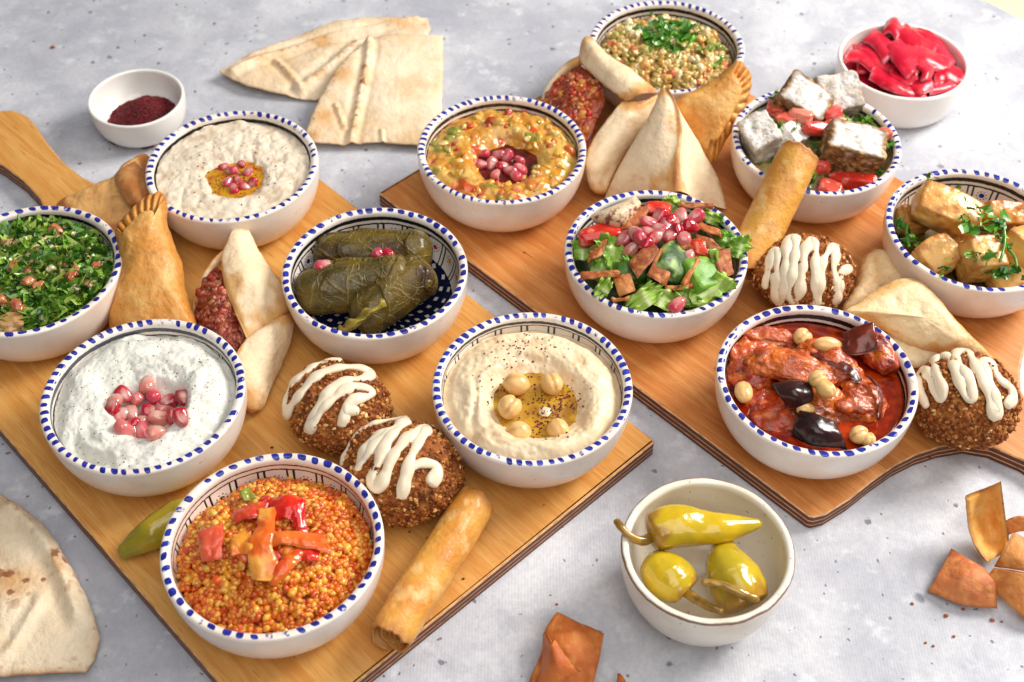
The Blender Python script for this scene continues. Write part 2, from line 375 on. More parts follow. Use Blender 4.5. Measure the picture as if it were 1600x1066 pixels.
def bowl_mat(name, seed, ndash, ring='#17191f', dw=.27, dl=2.3, vc=3.7, rings=((9., 12.2), (14.3, 15.7)), npan=20, blue='#2a35a0', taper=.0):
    m, nt, b = newmat(name); co = objco(nt)
    uvn = nd(nt, 'ShaderNodeUVMap'); sp = nd(nt, 'ShaderNodeSeparateXYZ'); nt.links.new(uvn.outputs[0], sp.inputs[0]); u, v0 = sp.outputs[0], sp.outputs[1]
    of = nd(nt, 'ShaderNodeVectorMath', operation='ADD'); nt.links.new(co, of.inputs[0]); of.inputs[1].default_value = (seed * .37, seed * .73, 0); cs = of.outputs[0]
    e1 = mth(nt, 'SUBTRACT', tnoise(nt, cs, 420, 3), .5); e2 = mth(nt, 'SUBTRACT', tnoise(nt, cs, 60, 2), .5)
    v = mth(nt, 'ADD', mth(nt, 'MULTIPLY_ADD', e1, 1.1, v0), mth(nt, 'MULTIPLY', e2, 1.6))
    def wn(x, k):
        n = nd(nt, 'ShaderNodeTexWhiteNoise', noise_dimensions='1D'); nt.links.new(mth(nt, 'ADD', x, seed * 13.7 + k * 101.3), n.inputs['W']); return n.outputs['Value']
    # dashes on the lip
    t = mth(nt, 'MULTIPLY', u, float(ndash)); idd = mth(nt, 'FLOOR', t); fr = mth(nt, 'FRACT', t)
    cx = mth(nt, 'MULTIPLY_ADD', wn(idd, 1), .2, .40); hw = mth(nt, 'MULTIPLY_ADD', wn(idd, 2), .12, dw - .06); hl = mth(nt, 'MULTIPLY_ADD', wn(idd, 3), .9, dl - .45)
    vv = mth(nt, 'SUBTRACT', v, mth(nt, 'MULTIPLY_ADD', wn(idd, 4), 1.0, vc - .5))
    slant = mth(nt, 'MULTIPLY', vv, mth(nt, 'MULTIPLY_ADD', wn(idd, 6), .05, .01))
    a = mth(nt, 'DIVIDE', mth(nt, 'ADD', mth(nt, 'SUBTRACT', fr, cx), slant), mth(nt, 'MULTIPLY_ADD', vv, taper, hw)); q = mth(nt, 'DIVIDE', vv, hl)
    d = mth(nt, 'ADD', mth(nt, 'POWER', mth(nt, 'ABSOLUTE', a), 2.6), mth(nt, 'POWER', mth(nt, 'ABSOLUTE', q), 3.))
    dash = mth(nt, 'MULTIPLY', mrange(nt, d, 1.18, .82), mrange(nt, mth(nt, 'ADD', wn(idd, 7), mth(nt, 'MULTIPLY', e1, .5)), .03, .14))
    wash = mrange(nt, tnoise(nt, cs, 330, 2), .35, .68)
    white = cmix(nt, mrange(nt, tnoise(nt, cs, 34, 4), .35, .7), lin('#f0e7dd'), lin('#e8d6c6'))
    white = cmix(nt, mrange(nt, tnoise(nt, cs, 240, 3), .66, .74, 0, .5), white, lin('#c9a98e'))
    c = cmix(nt, dash, white, cmix(nt, wash, lin('#1a1f74'), lin(blue)))
    # rings inside
    for r0, r1 in rings:
        mid, hf = (r0 + r1) / 2, (r1 - r0) / 2
        k = mrange(nt, mth(nt, 'ABSOLUTE', mth(nt, 'SUBTRACT', v, mid)), hf + .2, hf - .25); c = cmix(nt, k, c, lin(ring))
    # panels: pairs of bars, dotted flower
    t = mth(nt, 'MULTIPLY_ADD', u, float(npan), mth(nt, 'MULTIPLY', e2, .12)); ip = mth(nt, 'FLOOR', t); fp = mth(nt, 'FRACT', t)
    inpan = mth(nt, 'MULTIPLY', mth(nt, 'GREATER_THAN', v, rings[-1][1] - .4), mth(nt, 'LESS_THAN', v, 31.))
    for xc, hw2 in ((.10, .042), (.32, .036)):
        k = mth(nt, 'MULTIPLY', mrange(nt, mth(nt, 'ABSOLUTE', mth(nt, 'SUBTRACT', fp, xc)), hw2 + .012, hw2 - .012), inpan); c = cmix(nt, k, c, lin(ring))
    dx = mth(nt, 'MULTIPLY', mth(nt, 'SUBTRACT', fp, .70), 14.); dy = mth(nt, 'SUBTRACT', v, 21.5)
    rr = mth(nt, 'SQRT', mth(nt, 'ADD', mth(nt, 'MULTIPLY', dx, dx), mth(nt, 'MULTIPLY', dy, dy))); an = mth(nt, 'ARCTAN2', dy, dx)
    hue = wn(ip, 9)
    fc = cmix(nt, mth(nt, 'GREATER_THAN', hue, .25), lin('#c8202c'), lin('#d8832a')); fc = cmix(nt, mth(nt, 'GREATER_THAN', hue, .5), fc, lin('#2c5a24')); fc = cmix(nt, mth(nt, 'GREATER_THAN', hue, .75), fc, lin('#232c86'))
    c = cmix(nt, mth(nt, 'MULTIPLY', mrange(nt, rr, 1.9, 1.5), inpan), c, fc)
    dots = mth(nt, 'MULTIPLY', mth(nt, 'GREATER_THAN', mth(nt, 'SINE', mth(nt, 'MULTIPLY', an, 9.)), .25), mth(nt, 'LESS_THAN', mth(nt, 'ABSOLUTE', mth(nt, 'SUBTRACT', rr, 2.9)), .35))
    c = cmix(nt, mth(nt, 'MULTIPLY', dots, inpan), c, lin('#15161c'))
    # hatched floor of the bowl
    lo = mth(nt, 'GREATER_THAN', v, 31.); hz = mth(nt, 'SINE', mth(nt, 'ADD', mth(nt, 'MULTIPLY', u, 6.2832 * 24), mth(nt, 'MULTIPLY', v, .55)))
    hz2 = mth(nt, 'SINE', mth(nt, 'SUBTRACT', mth(nt, 'MULTIPLY', u, 6.2832 * 24), mth(nt, 'MULTIPLY', v, .55)))
    k = mth(nt, 'MULTIPLY', mth(nt, 'MAXIMUM', mrange(nt, hz, -.55, -.25), mrange(nt, hz2, -.55, -.25)), lo); c = cmix(nt, k, c, lin('#171d3c'))
    nt.links.new(c, b.inputs['Base Color']); b.inputs['Roughness'].default_value = .22; b.inputs['Specular IOR Level'].default_value = .5
    b.inputs['Coat Weight'].default_value = .25; b.inputs['Coat Roughness'].default_value = .08
    nt.links.new(bump(nt, tnoise(nt, cs, 45, 3), .25, .0012, bump(nt, e1, .15, .0003)), b.inputs['Normal'])
    return m

# ------------------------------------------------------------------ the setting
e0, e1_ = P(1536, 0, 0), P(1600, 32, 0); dr = (e1_ - e0) / np.linalg.norm(e1_ - e0); nn_ = np.array([dr[1], -dr[0], 0]); nn_ = nn_ if nn_[1] < 0 else -nn_
q = [e0 - dr * 1.6, e0 + dr * 1.2, e0 + dr * 1.2 + nn_ * 2.0, e0 - dr * 1.6 + nn_ * 2.0]
V = np.array(q + [p - np.array([0, 0, .025]) for p in q]); F = np.array([[0, 1, 2, 3], [7, 6, 5, 4], [0, 4, 5, 1], [1, 5, 6, 2], [2, 6, 7, 3], [3, 7, 4, 0]])
tag(mk('tabletop', V, F, concrete_mat(), smooth=False, origin=(0, 0, -.025)), kind='structure')
V = np.array([[-3, -3, 0], [3, -3, 0], [3, 4, 0], [-3, 4, 0]], float) + [0, 0, -.03]
tag(mk('ground', V, np.array([[0, 1, 2, 3]]), food('cream_ground', '#d9cca6', .7), smooth=False), kind='structure')

# ------------------------------------------------------------------ serving boards
def board(name, origin, ang, mat, label):
    side = [(0, -.143), (.0015, -.145), (.2, -.145), (.394, -.145), (.3965, -.1435), (.4, -.137), (.4035, -.118), (.405, -.098), (.4075, -.078), (.412, -.061), (.4185, -.046), (.428, -.031), (.441, -.0225), (.460, -.0175), (.485, -.0165), (.51, -.019), (.535, -.0235), (.552, -.0245), (.566, -.020), (.573, -.010), (.574, 0)]
    sd = []
    for a, b in zip(side[:-1], side[1:]):
        for t in np.linspace(0, 1, 6, endpoint=False): sd.append((a[0] + (b[0] - a[0]) * t, a[1] + (b[1] - a[1]) * t))
    S = np.array(sd)
    # soften the handle contour
    for _ in range(8): S[14:-1] = .25 * S[13:-2] + .5 * S[14:-1] + .25 * S[15:].copy() if False else S[14:-1]
    O = np.r_[S, [[.574, 0]], (S * [1, -1])[::-1]]
    keep = [0]
    for i in range(1, len(O)):
        if np.linalg.norm(O[i] - O[keep[-1]]) > 1e-5: keep.append(i)
    O = O[keep]; m = len(O); c = O.mean(0)
    T = np.roll(O, -1, 0) - np.roll(O, 1, 0); N = np.stack([T[:, 1], -T[:, 0]], -1); N /= np.linalg.norm(N, axis=1)[:, None]
    ch = .0009
    rings = [(O - N * .0012, 0), (O, ch), (O, ZB - ch), (O - N * ch, ZB - .0001), (O - N * .0016, ZB)]
    V = np.concatenate([np.c_[o, np.full(m, z)] for o, z in rings]); F = gridF(len(rings), m, cv=True)
    V = np.r_[V]; top = np.arange(m) + (len(rings) - 1) * m
    me = bpy.data.meshes.new(name); me.from_pydata(V.tolist(), [], F.tolist() + [top.tolist(), np.arange(m)[::-1].tolist()])
    me.materials.append(mat); me.materials.append(PLY)
    mi = np.ones(len(me.polygons), np.int32); mi[-2:] = 0; mi[3 * m:4 * m] = 0; me.polygons.foreach_set('material_index', mi)
    o = bpy.data.objects.new(name, me); COL.objects.link(o); o.location = (*origin, 0); o.rotation_euler = (0, 0, ang)
    return tag(o, label, 'serving board', 'wooden serving boards')
PLY = ply_mat()
board('serving_board', (-.0159, -.143), math.radians(133.6), wood_mat('golden_plywood', '#cd8e44', '#dca65a', '#b67230', 0.), 'golden plywood serving board under the hummus bowl, its long handle beside the sumac dish')
board('serving_board', (.0054, .286), math.radians(-45.93), wood_mat('reddish_plywood', '#bf7638', '#d19050', '#a05824', 3.), 'reddish plywood serving board under the eggplant stew bowl, curved shoulder by the pita crisps')

# ------------------------------------------------------------------ bowls
def sup(n, r0, r1, z0, z1, p):
    h = np.sin(np.linspace(0, 1, n) * math.pi / 2) ** 1.6
    h = np.linspace(0, 1, n); return np.stack([r0 + (r1 - r0) * (1 - (1 - h) ** p) ** (1 / p), z0 + (z1 - z0) * h], -1)
def lathe(name, prof, mat, nseg=160, wob=0, seed=0, lipi=None, parent=None):
    prof = np.asarray(prof); n = len(prof); th = np.linspace(0, 2 * math.pi, nseg, endpoint=False)
    rad = prof[:, 0][:, None] * np.ones((1, nseg)); z = prof[:, 1][:, None] * np.ones((1, nseg))
    if wob:
        cyc = np.stack([np.cos(th), np.sin(th), 0 * th], -1); wv = fbm(cyc, 1.3, 2, seed); wz = fbm(cyc, 1.1, 2, seed + 9)
        hh = (prof[:, 1] / prof[:, 1].max())[:, None]; rad = rad * (1 + wob * wv[None] * hh); z = z + wob * .05 * wz[None] * hh * np.minimum(1, prof[:, 0] / .02)[:, None]
    G = np.stack([rad * np.cos(th), rad * np.sin(th), z], -1)
    F = gridF(n, nseg, cv=True)[:, ::-1]
    s = np.r_[0, np.cumsum(np.linalg.norm(np.diff(prof, axis=0), axis=1))] * 1000
    if lipi is not None: s = s - s[lipi]
    I, J = np.meshgrid(np.arange(n - 1), np.arange(nseg), indexing='ij'); I, J = I.ravel(), J.ravel()
    uv = np.stack([np.stack([(J + dj) / nseg, s[I + di]], -1) for di, dj in ((0, 1), (1, 1), (1, 0), (0, 0))], 1).reshape(-1, 2)
    return mk(name, G, F, mat, uv=uv, origin=(0, 0, 0), parent=parent)
outer = sup(34, .0312, .0600, 0, HB - .0024, 2.15)
lip = np.array([(.06005, HB - .0016), (.0597, HB - .0007), (.0589, HB - .0001), (.0577, HB), (.0563, HB - .0003), (.0552, HB - .0010), (.0546, HB - .0020)])
inner = sup(30, .026, .0544, .0065, HB - .003, 2.2)[::-1]
PROF = np.r_[[(.0005, .0012), (.02, .0012), (.027, .0012), (.0285, 0), (.0300, 0)], outer, lip, inner, [(.018, .0058), (.009, .0056), (.0004, .0056)]]
LIPI = 5 + len(outer)
def rin(z):                                          # inside radius of a painted bowl at world height z
    zz = np.asarray(z) - ZB; a = np.r_[inner[::-1]]; return np.interp(zz, a[:, 1], a[:, 0])
def inbowl(V, key, top=.0015):
    V = np.array(V, float); sh = V.shape; V = V.reshape(-1, 3); c = np.array(BW[key]); d = V[:, :2] - c; q = np.hypot(*d.T) + 1e-9
    lim = np.where(V[:, 2] < ZR + top, rin(np.minimum(V[:, 2], ZR - .003)) - .0004, 9.); k = np.minimum(1, lim / q); V[:, :2] = c + d * k[:, None]; V[:, 2] = np.maximum(V[:, 2], ZB + .0062); return V.reshape(sh)
BW = dict(A=(-.196, .1649), B=(-.3130, .0620), C=(-.0888, .0613), D=(-.2185, -.0421), E=(-.1288, -.1457), F=(.0122, -.0349), G=(-.0078, .1842), H=(.1183, .3072), I=(.0941, .0800), J=(.2166, .1946), K=(.3094, .1033), L=(.1829, -.0276))
BMAT = dict(A=dict(ndash=58, dw=.24, dl=2.4, taper=.02), B=dict(ndash=44, dw=.30, dl=1.9), C=dict(ndash=50, dw=.31, dl=2.1), D=dict(ndash=58, dw=.27, dl=2.5, ring='#4a505c', rings=((8.3, 11.6), (13.8, 15.0))), E=dict(ndash=46, dw=.28, dl=2.1, rings=((9.5, 10.6), (13.2, 14.2))), F=dict(ndash=60, dw=.29, dl=2.5, ring='#3c4048', blue='#3847b4', rings=((8., 10.4), (11.4, 12.2))),
    G=dict(ndash=64, dw=.25, dl=2.6, taper=.025), H=dict(ndash=60, dw=.24, dl=2.5), I=dict(ndash=54, dw=.28, dl=2.4), J=dict(ndash=60, dw=.25, dl=2.5, ring='#34302e'), K=dict(ndash=50, dw=.29, dl=2.3, ring='#3a332e'), L=dict(ndash=48, dw=.31, dl=2.0, rings=((9., 12.6), (14.6, 16.6))))
BLAB = dict(A='creamy eggplant dip with oil', B='green parsley salad', C='stuffed vine leaves', D='white yogurt dip', E='orange bulgur with red pepper strips', F='hummus with chickpeas and oil', G='yellow roasted vegetable dip', H='brown lentils with parsley', I='leafy salad with toasted pita', J='crusted white cheese cubes', K='fried potato cubes', L='red eggplant stew')
for i, (k, (x, y)) in enumerate(BW.items()):
    o = lathe('painted_bowl', PROF, bowl_mat('painted_glaze_' + k.lower(), i + 1, **BMAT[k]), 176, .006, 30 + i, LIPI)
    o.location = (x, y, ZB + .0002); o.rotation_euler = (0, 0, i * 1.7)
    tag(o, 'white ceramic bowl with blue dashed rim holding the ' + BLAB[k], 'bowl', 'blue and white painted bowls')
# rustic bowl, small white dishes
def rustic_mat():
    m, nt, b = newmat('rustic_glaze'); co = objco(nt); uvn = nd(nt, 'ShaderNodeUVMap'); sp = nd(nt, 'ShaderNodeSeparateXYZ'); nt.links.new(uvn.outputs[0], sp.inputs[0])
    n = tnoise(nt, co, 70, 4); v = mth(nt, 'MULTIPLY_ADD', mth(nt, 'SUBTRACT', n, .5), 3.2, sp.outputs[1])
    c = cmix(nt, mrange(nt, tnoise(nt, co, 30, 4), .35, .7), lin('#ece4d6'), lin('#e0d2bb'))
    k = mrange(nt, mth(nt, 'ABSOLUTE', mth(nt, 'ADD', v, .1)), 1.3, .25); c = cmix(nt, mth(nt, 'MULTIPLY', k, .9), c, lin('#6b4028'))
    c = cmix(nt, mrange(nt, tnoise(nt, co, 420, 2), .70, .74), c, lin('#8a6a4a'))
    nt.links.new(c, b.inputs['Base Color']); b.inputs['Roughness'].default_value = .2; b.inputs['Coat Weight'].default_value = .3
    nt.links.new(bump(nt, tnoise(nt, co, 40, 3), .25, .0015), b.inputs['Normal']); return m
HM, RM = .052, .0471
om = sup(30, .022, RM, .0015, HM - .002, 2.0); im = sup(26, .014, RM - .0048, .006, HM - .0022, 2.3)[::-1]
PM = np.r_[[(.0005, .001), (.019, .001), (.0205, 0), (.0218, .0002)], om, [(RM - .0004, HM - .0007), (RM - .0016, HM), (RM - .0032, HM - .0002), (RM - .0043, HM - .001)], im, [(.008, .0058), (.0004, .0056)]]
o = lathe('rustic_bowl', PM, rustic_mat(), 140, .008, 77, 4 + len(om)); o.location = (.1066, -.1459, .0002)
tag(o, 'cream stoneware bowl with brown worn rim holding three pickled peppers', 'bowl')
def plain_white(): return food('white_porcelain', '#efebe4', .18, .5, coat=.3, bumps=((40, .08, .001),))
WP = plain_white()
def dish(name, x, y, R, H, rb, th, label, lip_round=.6):
    a = sup(26, rb, R, .0012, H - th * .45, 2.4); b_ = sup(22, rb * .7, R - th, .004, H - th * .5, 2.6)[::-1]
    pr = np.r_[[(.0005, .0008), (rb - .003, .0008), (rb - .0015, 0)], a, [(R - th * .08, H - th * .15), (R - th * .35, H), (R - th * .75, H - th * .08), (R - th * .95, H - th * .3)], b_, [(.006, .0037), (.0004, .0037)]]
    o = lathe(name, pr, WP, 128, .002, 5); o.location = (x, y, .0002); return tag(o, label, 'dish', 'plain white dishes')
dish('small_dish', -.2898, .2736, .0366, .030, .021, .0028, 'small plain white dish with dark red sumac beside the board handle')
dish('small_dish', .3077, .3172, .0510, .036, .040, .0036, 'straight sided white dish full of bright pink pickled turnip')

# ------------------------------------------------------------------ soft fillings
def dip(name, key, zf, mat, colf=None, nr=120, na=280, r=.0535, label=None, cat='dip'):
    cx, cy = BW[key]; rho = np.linspace(0, 1, nr); th = np.linspace(0, 2 * math.pi, na, endpoint=False)
    x = cx + r * rho[:, None] * np.cos(th); y = cy + r * rho[:, None] * np.sin(th); z = zf(x, y)
    G = np.stack([x, y, z], -1); sk = G[-1:].copy(); sk[..., 2] -= .012; sk[..., :2] = (sk[..., :2] - [cx, cy]) * .86 + [cx, cy]; G = np.r_[G, sk]
    col = colf(G) if colf else None
    o = mk(name, G, gridF(nr + 1, na, cv=True), mat, col, origin=(cx, cy, G[..., 2].min()))
    if label: tag(o, label, cat)
    return o
def disc(name, x, y, r, z, mat, parent=None, seed=0, irr=.12, n=90, nr=8):
    th = np.linspace(0, 2 * math.pi, n, endpoint=False); rr = r * (1 + irr * fbm(np.stack([np.cos(th), np.sin(th), 0 * th], -1), 1.8, 3, seed))
    G = np.stack([np.stack([x + rr * k * np.cos(th), y + rr * k * np.sin(th), np.full(n, z)], -1) for k in np.linspace(0.001, 1, nr)])
    return mk(name, G, gridF(nr, n, cv=True), mat, parent=parent)
def ctr(px, py, z): p = P(px, py, z); return p[0], p[1]
def flecks(name, pts, size, cols, mat, parent):
    n = len(pts); tv, tf = ICO[0]; tv2 = tv * [1, .8, .35]
    R = np.stack([euler_m(*(rng.normal(0, .35, 2)), a) for a in rng.uniform(0, 6.28, n)])
    V, F, C = scatter([(tv2, tf)], pts, R, rng.uniform(*size, n), cols)
    return tag(mk(name, V, F, mat, C, parent=parent, smooth=False), kind='stuff')
M_FLECK = food('spice_flecks', None, .6, .4)
def surf_pts(x, y, zf, up=.0002): return np.stack([x, y, zf(x, y) + up], -1)

# pomegranate seeds: a few shapes, shared
M_ARIL = food('pomegranate_flesh', None, .10, .5, sss=.8, sr=(.005, .0016, .0014), coat=1., trans=.3, var=(('#e0485a', 160, .6, .85),), ior=1.38)
ARIL = []
for k in range(7):
    v, f = ICO[3]; v = v.copy(); R = rmat(1)[0]
    sq = np.sign(v) * np.abs(v) ** .82; v = sq * [1.25, .86, .80]; v[:, 1:] *= (1 - .22 * v[:, :1]); v = v + .10 * fbm(v, 1.1, 2, 40 + k)[:, None] * v
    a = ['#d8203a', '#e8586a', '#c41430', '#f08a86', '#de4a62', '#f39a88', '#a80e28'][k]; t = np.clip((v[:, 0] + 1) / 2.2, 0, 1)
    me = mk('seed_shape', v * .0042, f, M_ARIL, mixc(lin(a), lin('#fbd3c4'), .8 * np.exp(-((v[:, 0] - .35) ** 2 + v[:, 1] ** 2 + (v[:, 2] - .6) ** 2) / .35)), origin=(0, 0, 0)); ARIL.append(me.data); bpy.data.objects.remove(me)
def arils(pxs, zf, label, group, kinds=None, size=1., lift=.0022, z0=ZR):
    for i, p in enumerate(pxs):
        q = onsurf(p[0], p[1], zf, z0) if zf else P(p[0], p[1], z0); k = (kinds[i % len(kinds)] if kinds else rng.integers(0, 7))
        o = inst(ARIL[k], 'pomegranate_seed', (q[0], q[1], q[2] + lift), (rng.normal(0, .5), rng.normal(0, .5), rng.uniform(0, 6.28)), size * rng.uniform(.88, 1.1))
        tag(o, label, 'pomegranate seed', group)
# chickpeas
M_PEA = food('cooked_chickpea', None, .3, .5, sss=.6, sr=(.003, .002, .001), coat=.15, bumps=((500, .12, .0005),))
CHICK = []
for k in range(4):
    v, f = ICO[3]; v = v.copy(); a = np.arctan2(v[:, 1], v[:, 0]); cr = np.exp(-(v[:, 1] / .16) ** 2) * sst(-.5, .5, v[:, 2]); 
    v = v * (1 - .13 * cr * (k != 1))[:, None] * (1 + .05 * fbm(v, 1.6, 2, 60 + k))[:, None] * [1.05, .95, .92]; v[:, 0] += .09 * np.exp(-((v[:, 0] - 1) ** 2 + v[:, 1] ** 2 + v[:, 2] ** 2) / .08)
    me = mk('pea_shape', v * .0069, f, M_PEA, mixc(lin('#e6bc7a'), lin('#c8924c'), cr * .7), origin=(0, 0, 0)); CHICK.append(me.data); bpy.data.objects.remove(me)

# --- creamy eggplant dip (A)
cA = BW['A']; wA = ctr(367, 283, ZR - .008)
def zA(x, y):
    p = xy0(x, y); r = np.hypot(x - cA[0], y - cA[1]); d = np.hypot(x - wA[0], (y - wA[1])) * (1 + .16 * fbm(p, 60, 2, 5))
    z = ZR - .0062 + .0022 * (1 - (r / .054) ** 2) + .0024 * np.abs(fbm(p, 95, 3, 3)) + .0018 * fbm(p, 45, 3, 4) + .0004 * fbm(p, 420, 2, 6)
    return z - .0105 * (1 - sst(.010, .0255, d))
def cDipA(G): n = fbm(G, 120, 4, 8); return mixc(lin('#e8d8c0'), lin('#cdb79a'), sst(-.1, .6, n)) * 1.0
M_BABA = food('creamy_eggplant', None, .28, .5, sss=.1, sr=(.004, .003, .002), coat=.1, var=(('#e8dcc6', 200, .55, .75),), bumps=((260, .35, .0012), (900, .2, .0004)))
dA = dip('eggplant_dip', 'A', zA, M_BABA, cDipA, label='lumpy pale eggplant dip with an amber oil pool in its middle')
disc('oil_pool', *wA, .0245, ZR - .0068, oil('amber_oil', '#d39a14', '#b45a10', .85, 140), dA, 3)
n = 230; a = rng.uniform(0, 6.28, n); r = np.abs(rng.normal(0, .0115, n)); 
flecks('sumac_flecks', np.stack([wA[0] + r * np.cos(a), wA[1] + r * np.sin(a), np.maximum(zA(wA[0] + r * np.cos(a), wA[1] + r * np.sin(a)), ZR - .0068) + .0002], -1), (.0003, .0008), np.tile(lin('#4a1510'), (n, 1)), M_FLECK, dA)
n = 60; a = rng.uniform(0, 6.28, n); r = rng.uniform(.02, .045, n); flecks('pepper_flecks', surf_pts(cA[0] + r * np.cos(a), cA[1] + r * np.sin(a), zA), (.0003, .0008), np.tile(lin('#5a2018'), (n, 1)), M_FLECK, dA)
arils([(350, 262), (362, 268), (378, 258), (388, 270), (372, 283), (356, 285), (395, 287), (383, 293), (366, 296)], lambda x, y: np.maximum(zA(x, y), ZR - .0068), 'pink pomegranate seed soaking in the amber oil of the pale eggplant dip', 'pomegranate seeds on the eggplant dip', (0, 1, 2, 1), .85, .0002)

# --- yogurt dip (D)
cD = BW['D']; wD = ctr(236, 645, ZR - .009)
def zD(x, y):
    p = xy0(x, y); dx, dy = x - cD[0], y - cD[1]; r = np.hypot(dx, dy); a = np.arctan2(dy, dx); d = np.hypot(x - wD[0], y - wD[1]) * (1 + .22 * fbm(p, 42, 2, 15))
    z = ZR - .0045 + .0026 * np.exp(-((r - .036) / .011) ** 2) - .007 * sst(.043, .054, r) * (.55 + .45 * fbm(p, 40, 2, 18)) + .0040 * fbm(p, 42, 3, 11) + .0022 * np.abs(fbm(p, 85, 3, 12)) + .0007 * np.sin(r * 330 + 2.2 * a + 7 * fbm(p, 30, 2, 13)) * sst(-.3, .3, fbm(p, 25, 2, 19))
    return z - .0105 * (1 - sst(.0135, .0245, d)) + .0004 * fbm(p, 500, 2, 14)
M_YOG = food('herbed_yogurt', None, .28, .5, sss=.12, sr=(.005, .004, .003), coat=.25, var=(('#d4d6c6', 220, .58, .72), ('#3a4030', 900, .735, .76, 1)), bumps=((300, .25, .0008),))
dD = dip('yogurt_dip', 'D', zD, M_YOG, lambda G: mixc(lin('#e6e3d8'), lin('#dad9cc'), sst(-.2, .5, fbm(G, 60, 3, 9))), nr=150, na=320, label='white yogurt dip flecked with herbs, a hollow of pomegranate seeds in it')
n = 260; a = rng.uniform(0, 6.28, n); r = .051 * np.sqrt(rng.uniform(.12, 1, n)); flecks('herb_flecks', surf_pts(cD[0] + r * np.cos(a), cD[1] + r * np.sin(a), zD, .0001), (.0002, .0006), np.where(rng.random((n, 1)) < .5, lin('#2c2f22'), lin('#4c5a34')), M_FLECK, dD)
PD = [(770, 415), (650, 470), (595, 530), (720, 495), (805, 475), (878, 510), (955, 488), (635, 575), (690, 570), (745, 610), (830, 590), (905, 585), (945, 590), (655, 650), (748, 660), (820, 668), (610, 500), (700, 620), (790, 560), (860, 540), (690, 655)]
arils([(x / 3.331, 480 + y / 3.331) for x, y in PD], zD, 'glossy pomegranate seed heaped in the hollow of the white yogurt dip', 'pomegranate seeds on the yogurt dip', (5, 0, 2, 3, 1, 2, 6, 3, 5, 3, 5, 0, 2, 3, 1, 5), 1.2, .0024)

# --- hummus (F)
cF = BW['F']; wF = ctr(836, 632, ZR - .008)
def zF(x, y):
    p = xy0(x, y); dx, dy = x - cF[0], y - cF[1]; r = np.hypot(dx, dy); a = np.arctan2(dy, dx); d = np.hypot(x - wF[0], y - wF[1]) * (1 + .09 * fbm(p, 40, 2, 25)); b = np.arctan2(y - wF[1], x - wF[0])
    z = ZR - .0060 + .0009 * np.abs(fbm(p * [1, 1, 1] + .02 * np.stack([np.sin(b), np.cos(b), 0 * b], -1), 90, 3, 28)) + .0050 * np.exp(-((d - .0375) / .0100) ** 2) - .004 * sst(.047, .054, r) + .0016 * fbm(p, 48, 3, 21) - .0016 * np.abs(np.sin(d * 190 - 1.0 * b + 3.5 * fbm(p, 26, 2, 22))) ** 3 * sst(.024, .034, d) + .0010 * np.abs(fbm(p, 150, 3, 24)) + .0004 * fbm(p, 420, 2, 27)
    z = z - .0080 * (1 - sst(.0165, .0350, d)) + .0062 * np.exp(-((x - wF[0] - .006) ** 2 + (y - wF[1] + .004) ** 2) / .0075 ** 2)
    k = np.exp(-((b + 2.55) / .10) ** 2) * np.exp(-((d - .043) / .011) ** 2); return z - .004 * k
M_HUM = food('hummus_paste', None, .42, .45, sss=.1, sr=(.004, .003, .0015), coat=.05, var=(('#f0dcb8', 150, .5, .75),), bumps=((180, .3, .001), (700, .3, .0005)))
dF = dip('hummus', 'F', zF, M_HUM, lambda G: mixc(lin('#ead3ae'), lin('#dfc097'), sst(-.2, .6, fbm(G, 70, 4, 31))), nr=160, na=340, label='swirled beige hummus with a ring shaped ridge around golden oil')
ZOIL = ZR - .0088
disc('oil_pool', *wF, .0320, ZOIL, oil('golden_oil', '#d2a01c', '#a06a12', .72, 70), dF, 12, .06)
n = 420; a = rng.uniform(0, 6.28, n); cc = np.array([(822, 545), (800, 610), (860, 640), (850, 668), (880, 620)]); j = rng.integers(0, 5, n); s = np.array([.011, .010, .006, .006, .007])[j]
cw = np.array([P(*c, ZR - .006)[:2] for c in cc])[j] + rng.normal(size=(n, 2)) * s[:, None]; m_ = np.hypot(*(cw - cF).T) < .046; cw = cw[m_]; n = len(cw)
flecks('sumac_flecks', np.c_[cw, np.maximum(zF(cw[:, 0], cw[:, 1]), ZOIL) + .0002], (.0003, .0010), np.where(rng.random((n, 1)) < .5, lin('#5a1418'), lin('#7a2420')), M_FLECK, dF)
for i, (x, y, zo) in enumerate([(520, 492, .002), (478, 640, .0025), (747, 492, .002), (535, 800, -.0015), (785, 785, -.002)]):
    p = P(680 + x / 4.1, 480 + y / 4.1, ZOIL + .003 + zo); o = inst(CHICK[(1, 0, 2, 1, 1)[i]], 'chickpea', p, (.3 * (i % 2), .2, (0, 1.1, 1.9, .3, 2)[i]), (1.08, 1.08, 1.02, 1., 1.)[i])
    tag(o, ['smooth sumac dusted chickpea on the hummus oil', 'split chickpea speckled with sumac at the near side of the hummus oil', 'upright creased chickpea beside the dark oil of the hummus', 'chickpea half buried under the hummus ridge below the split chickpea', 'chickpea half buried under the hummus ridge beside the dark oil'][i], 'chickpea', 'chickpeas on the hummus')

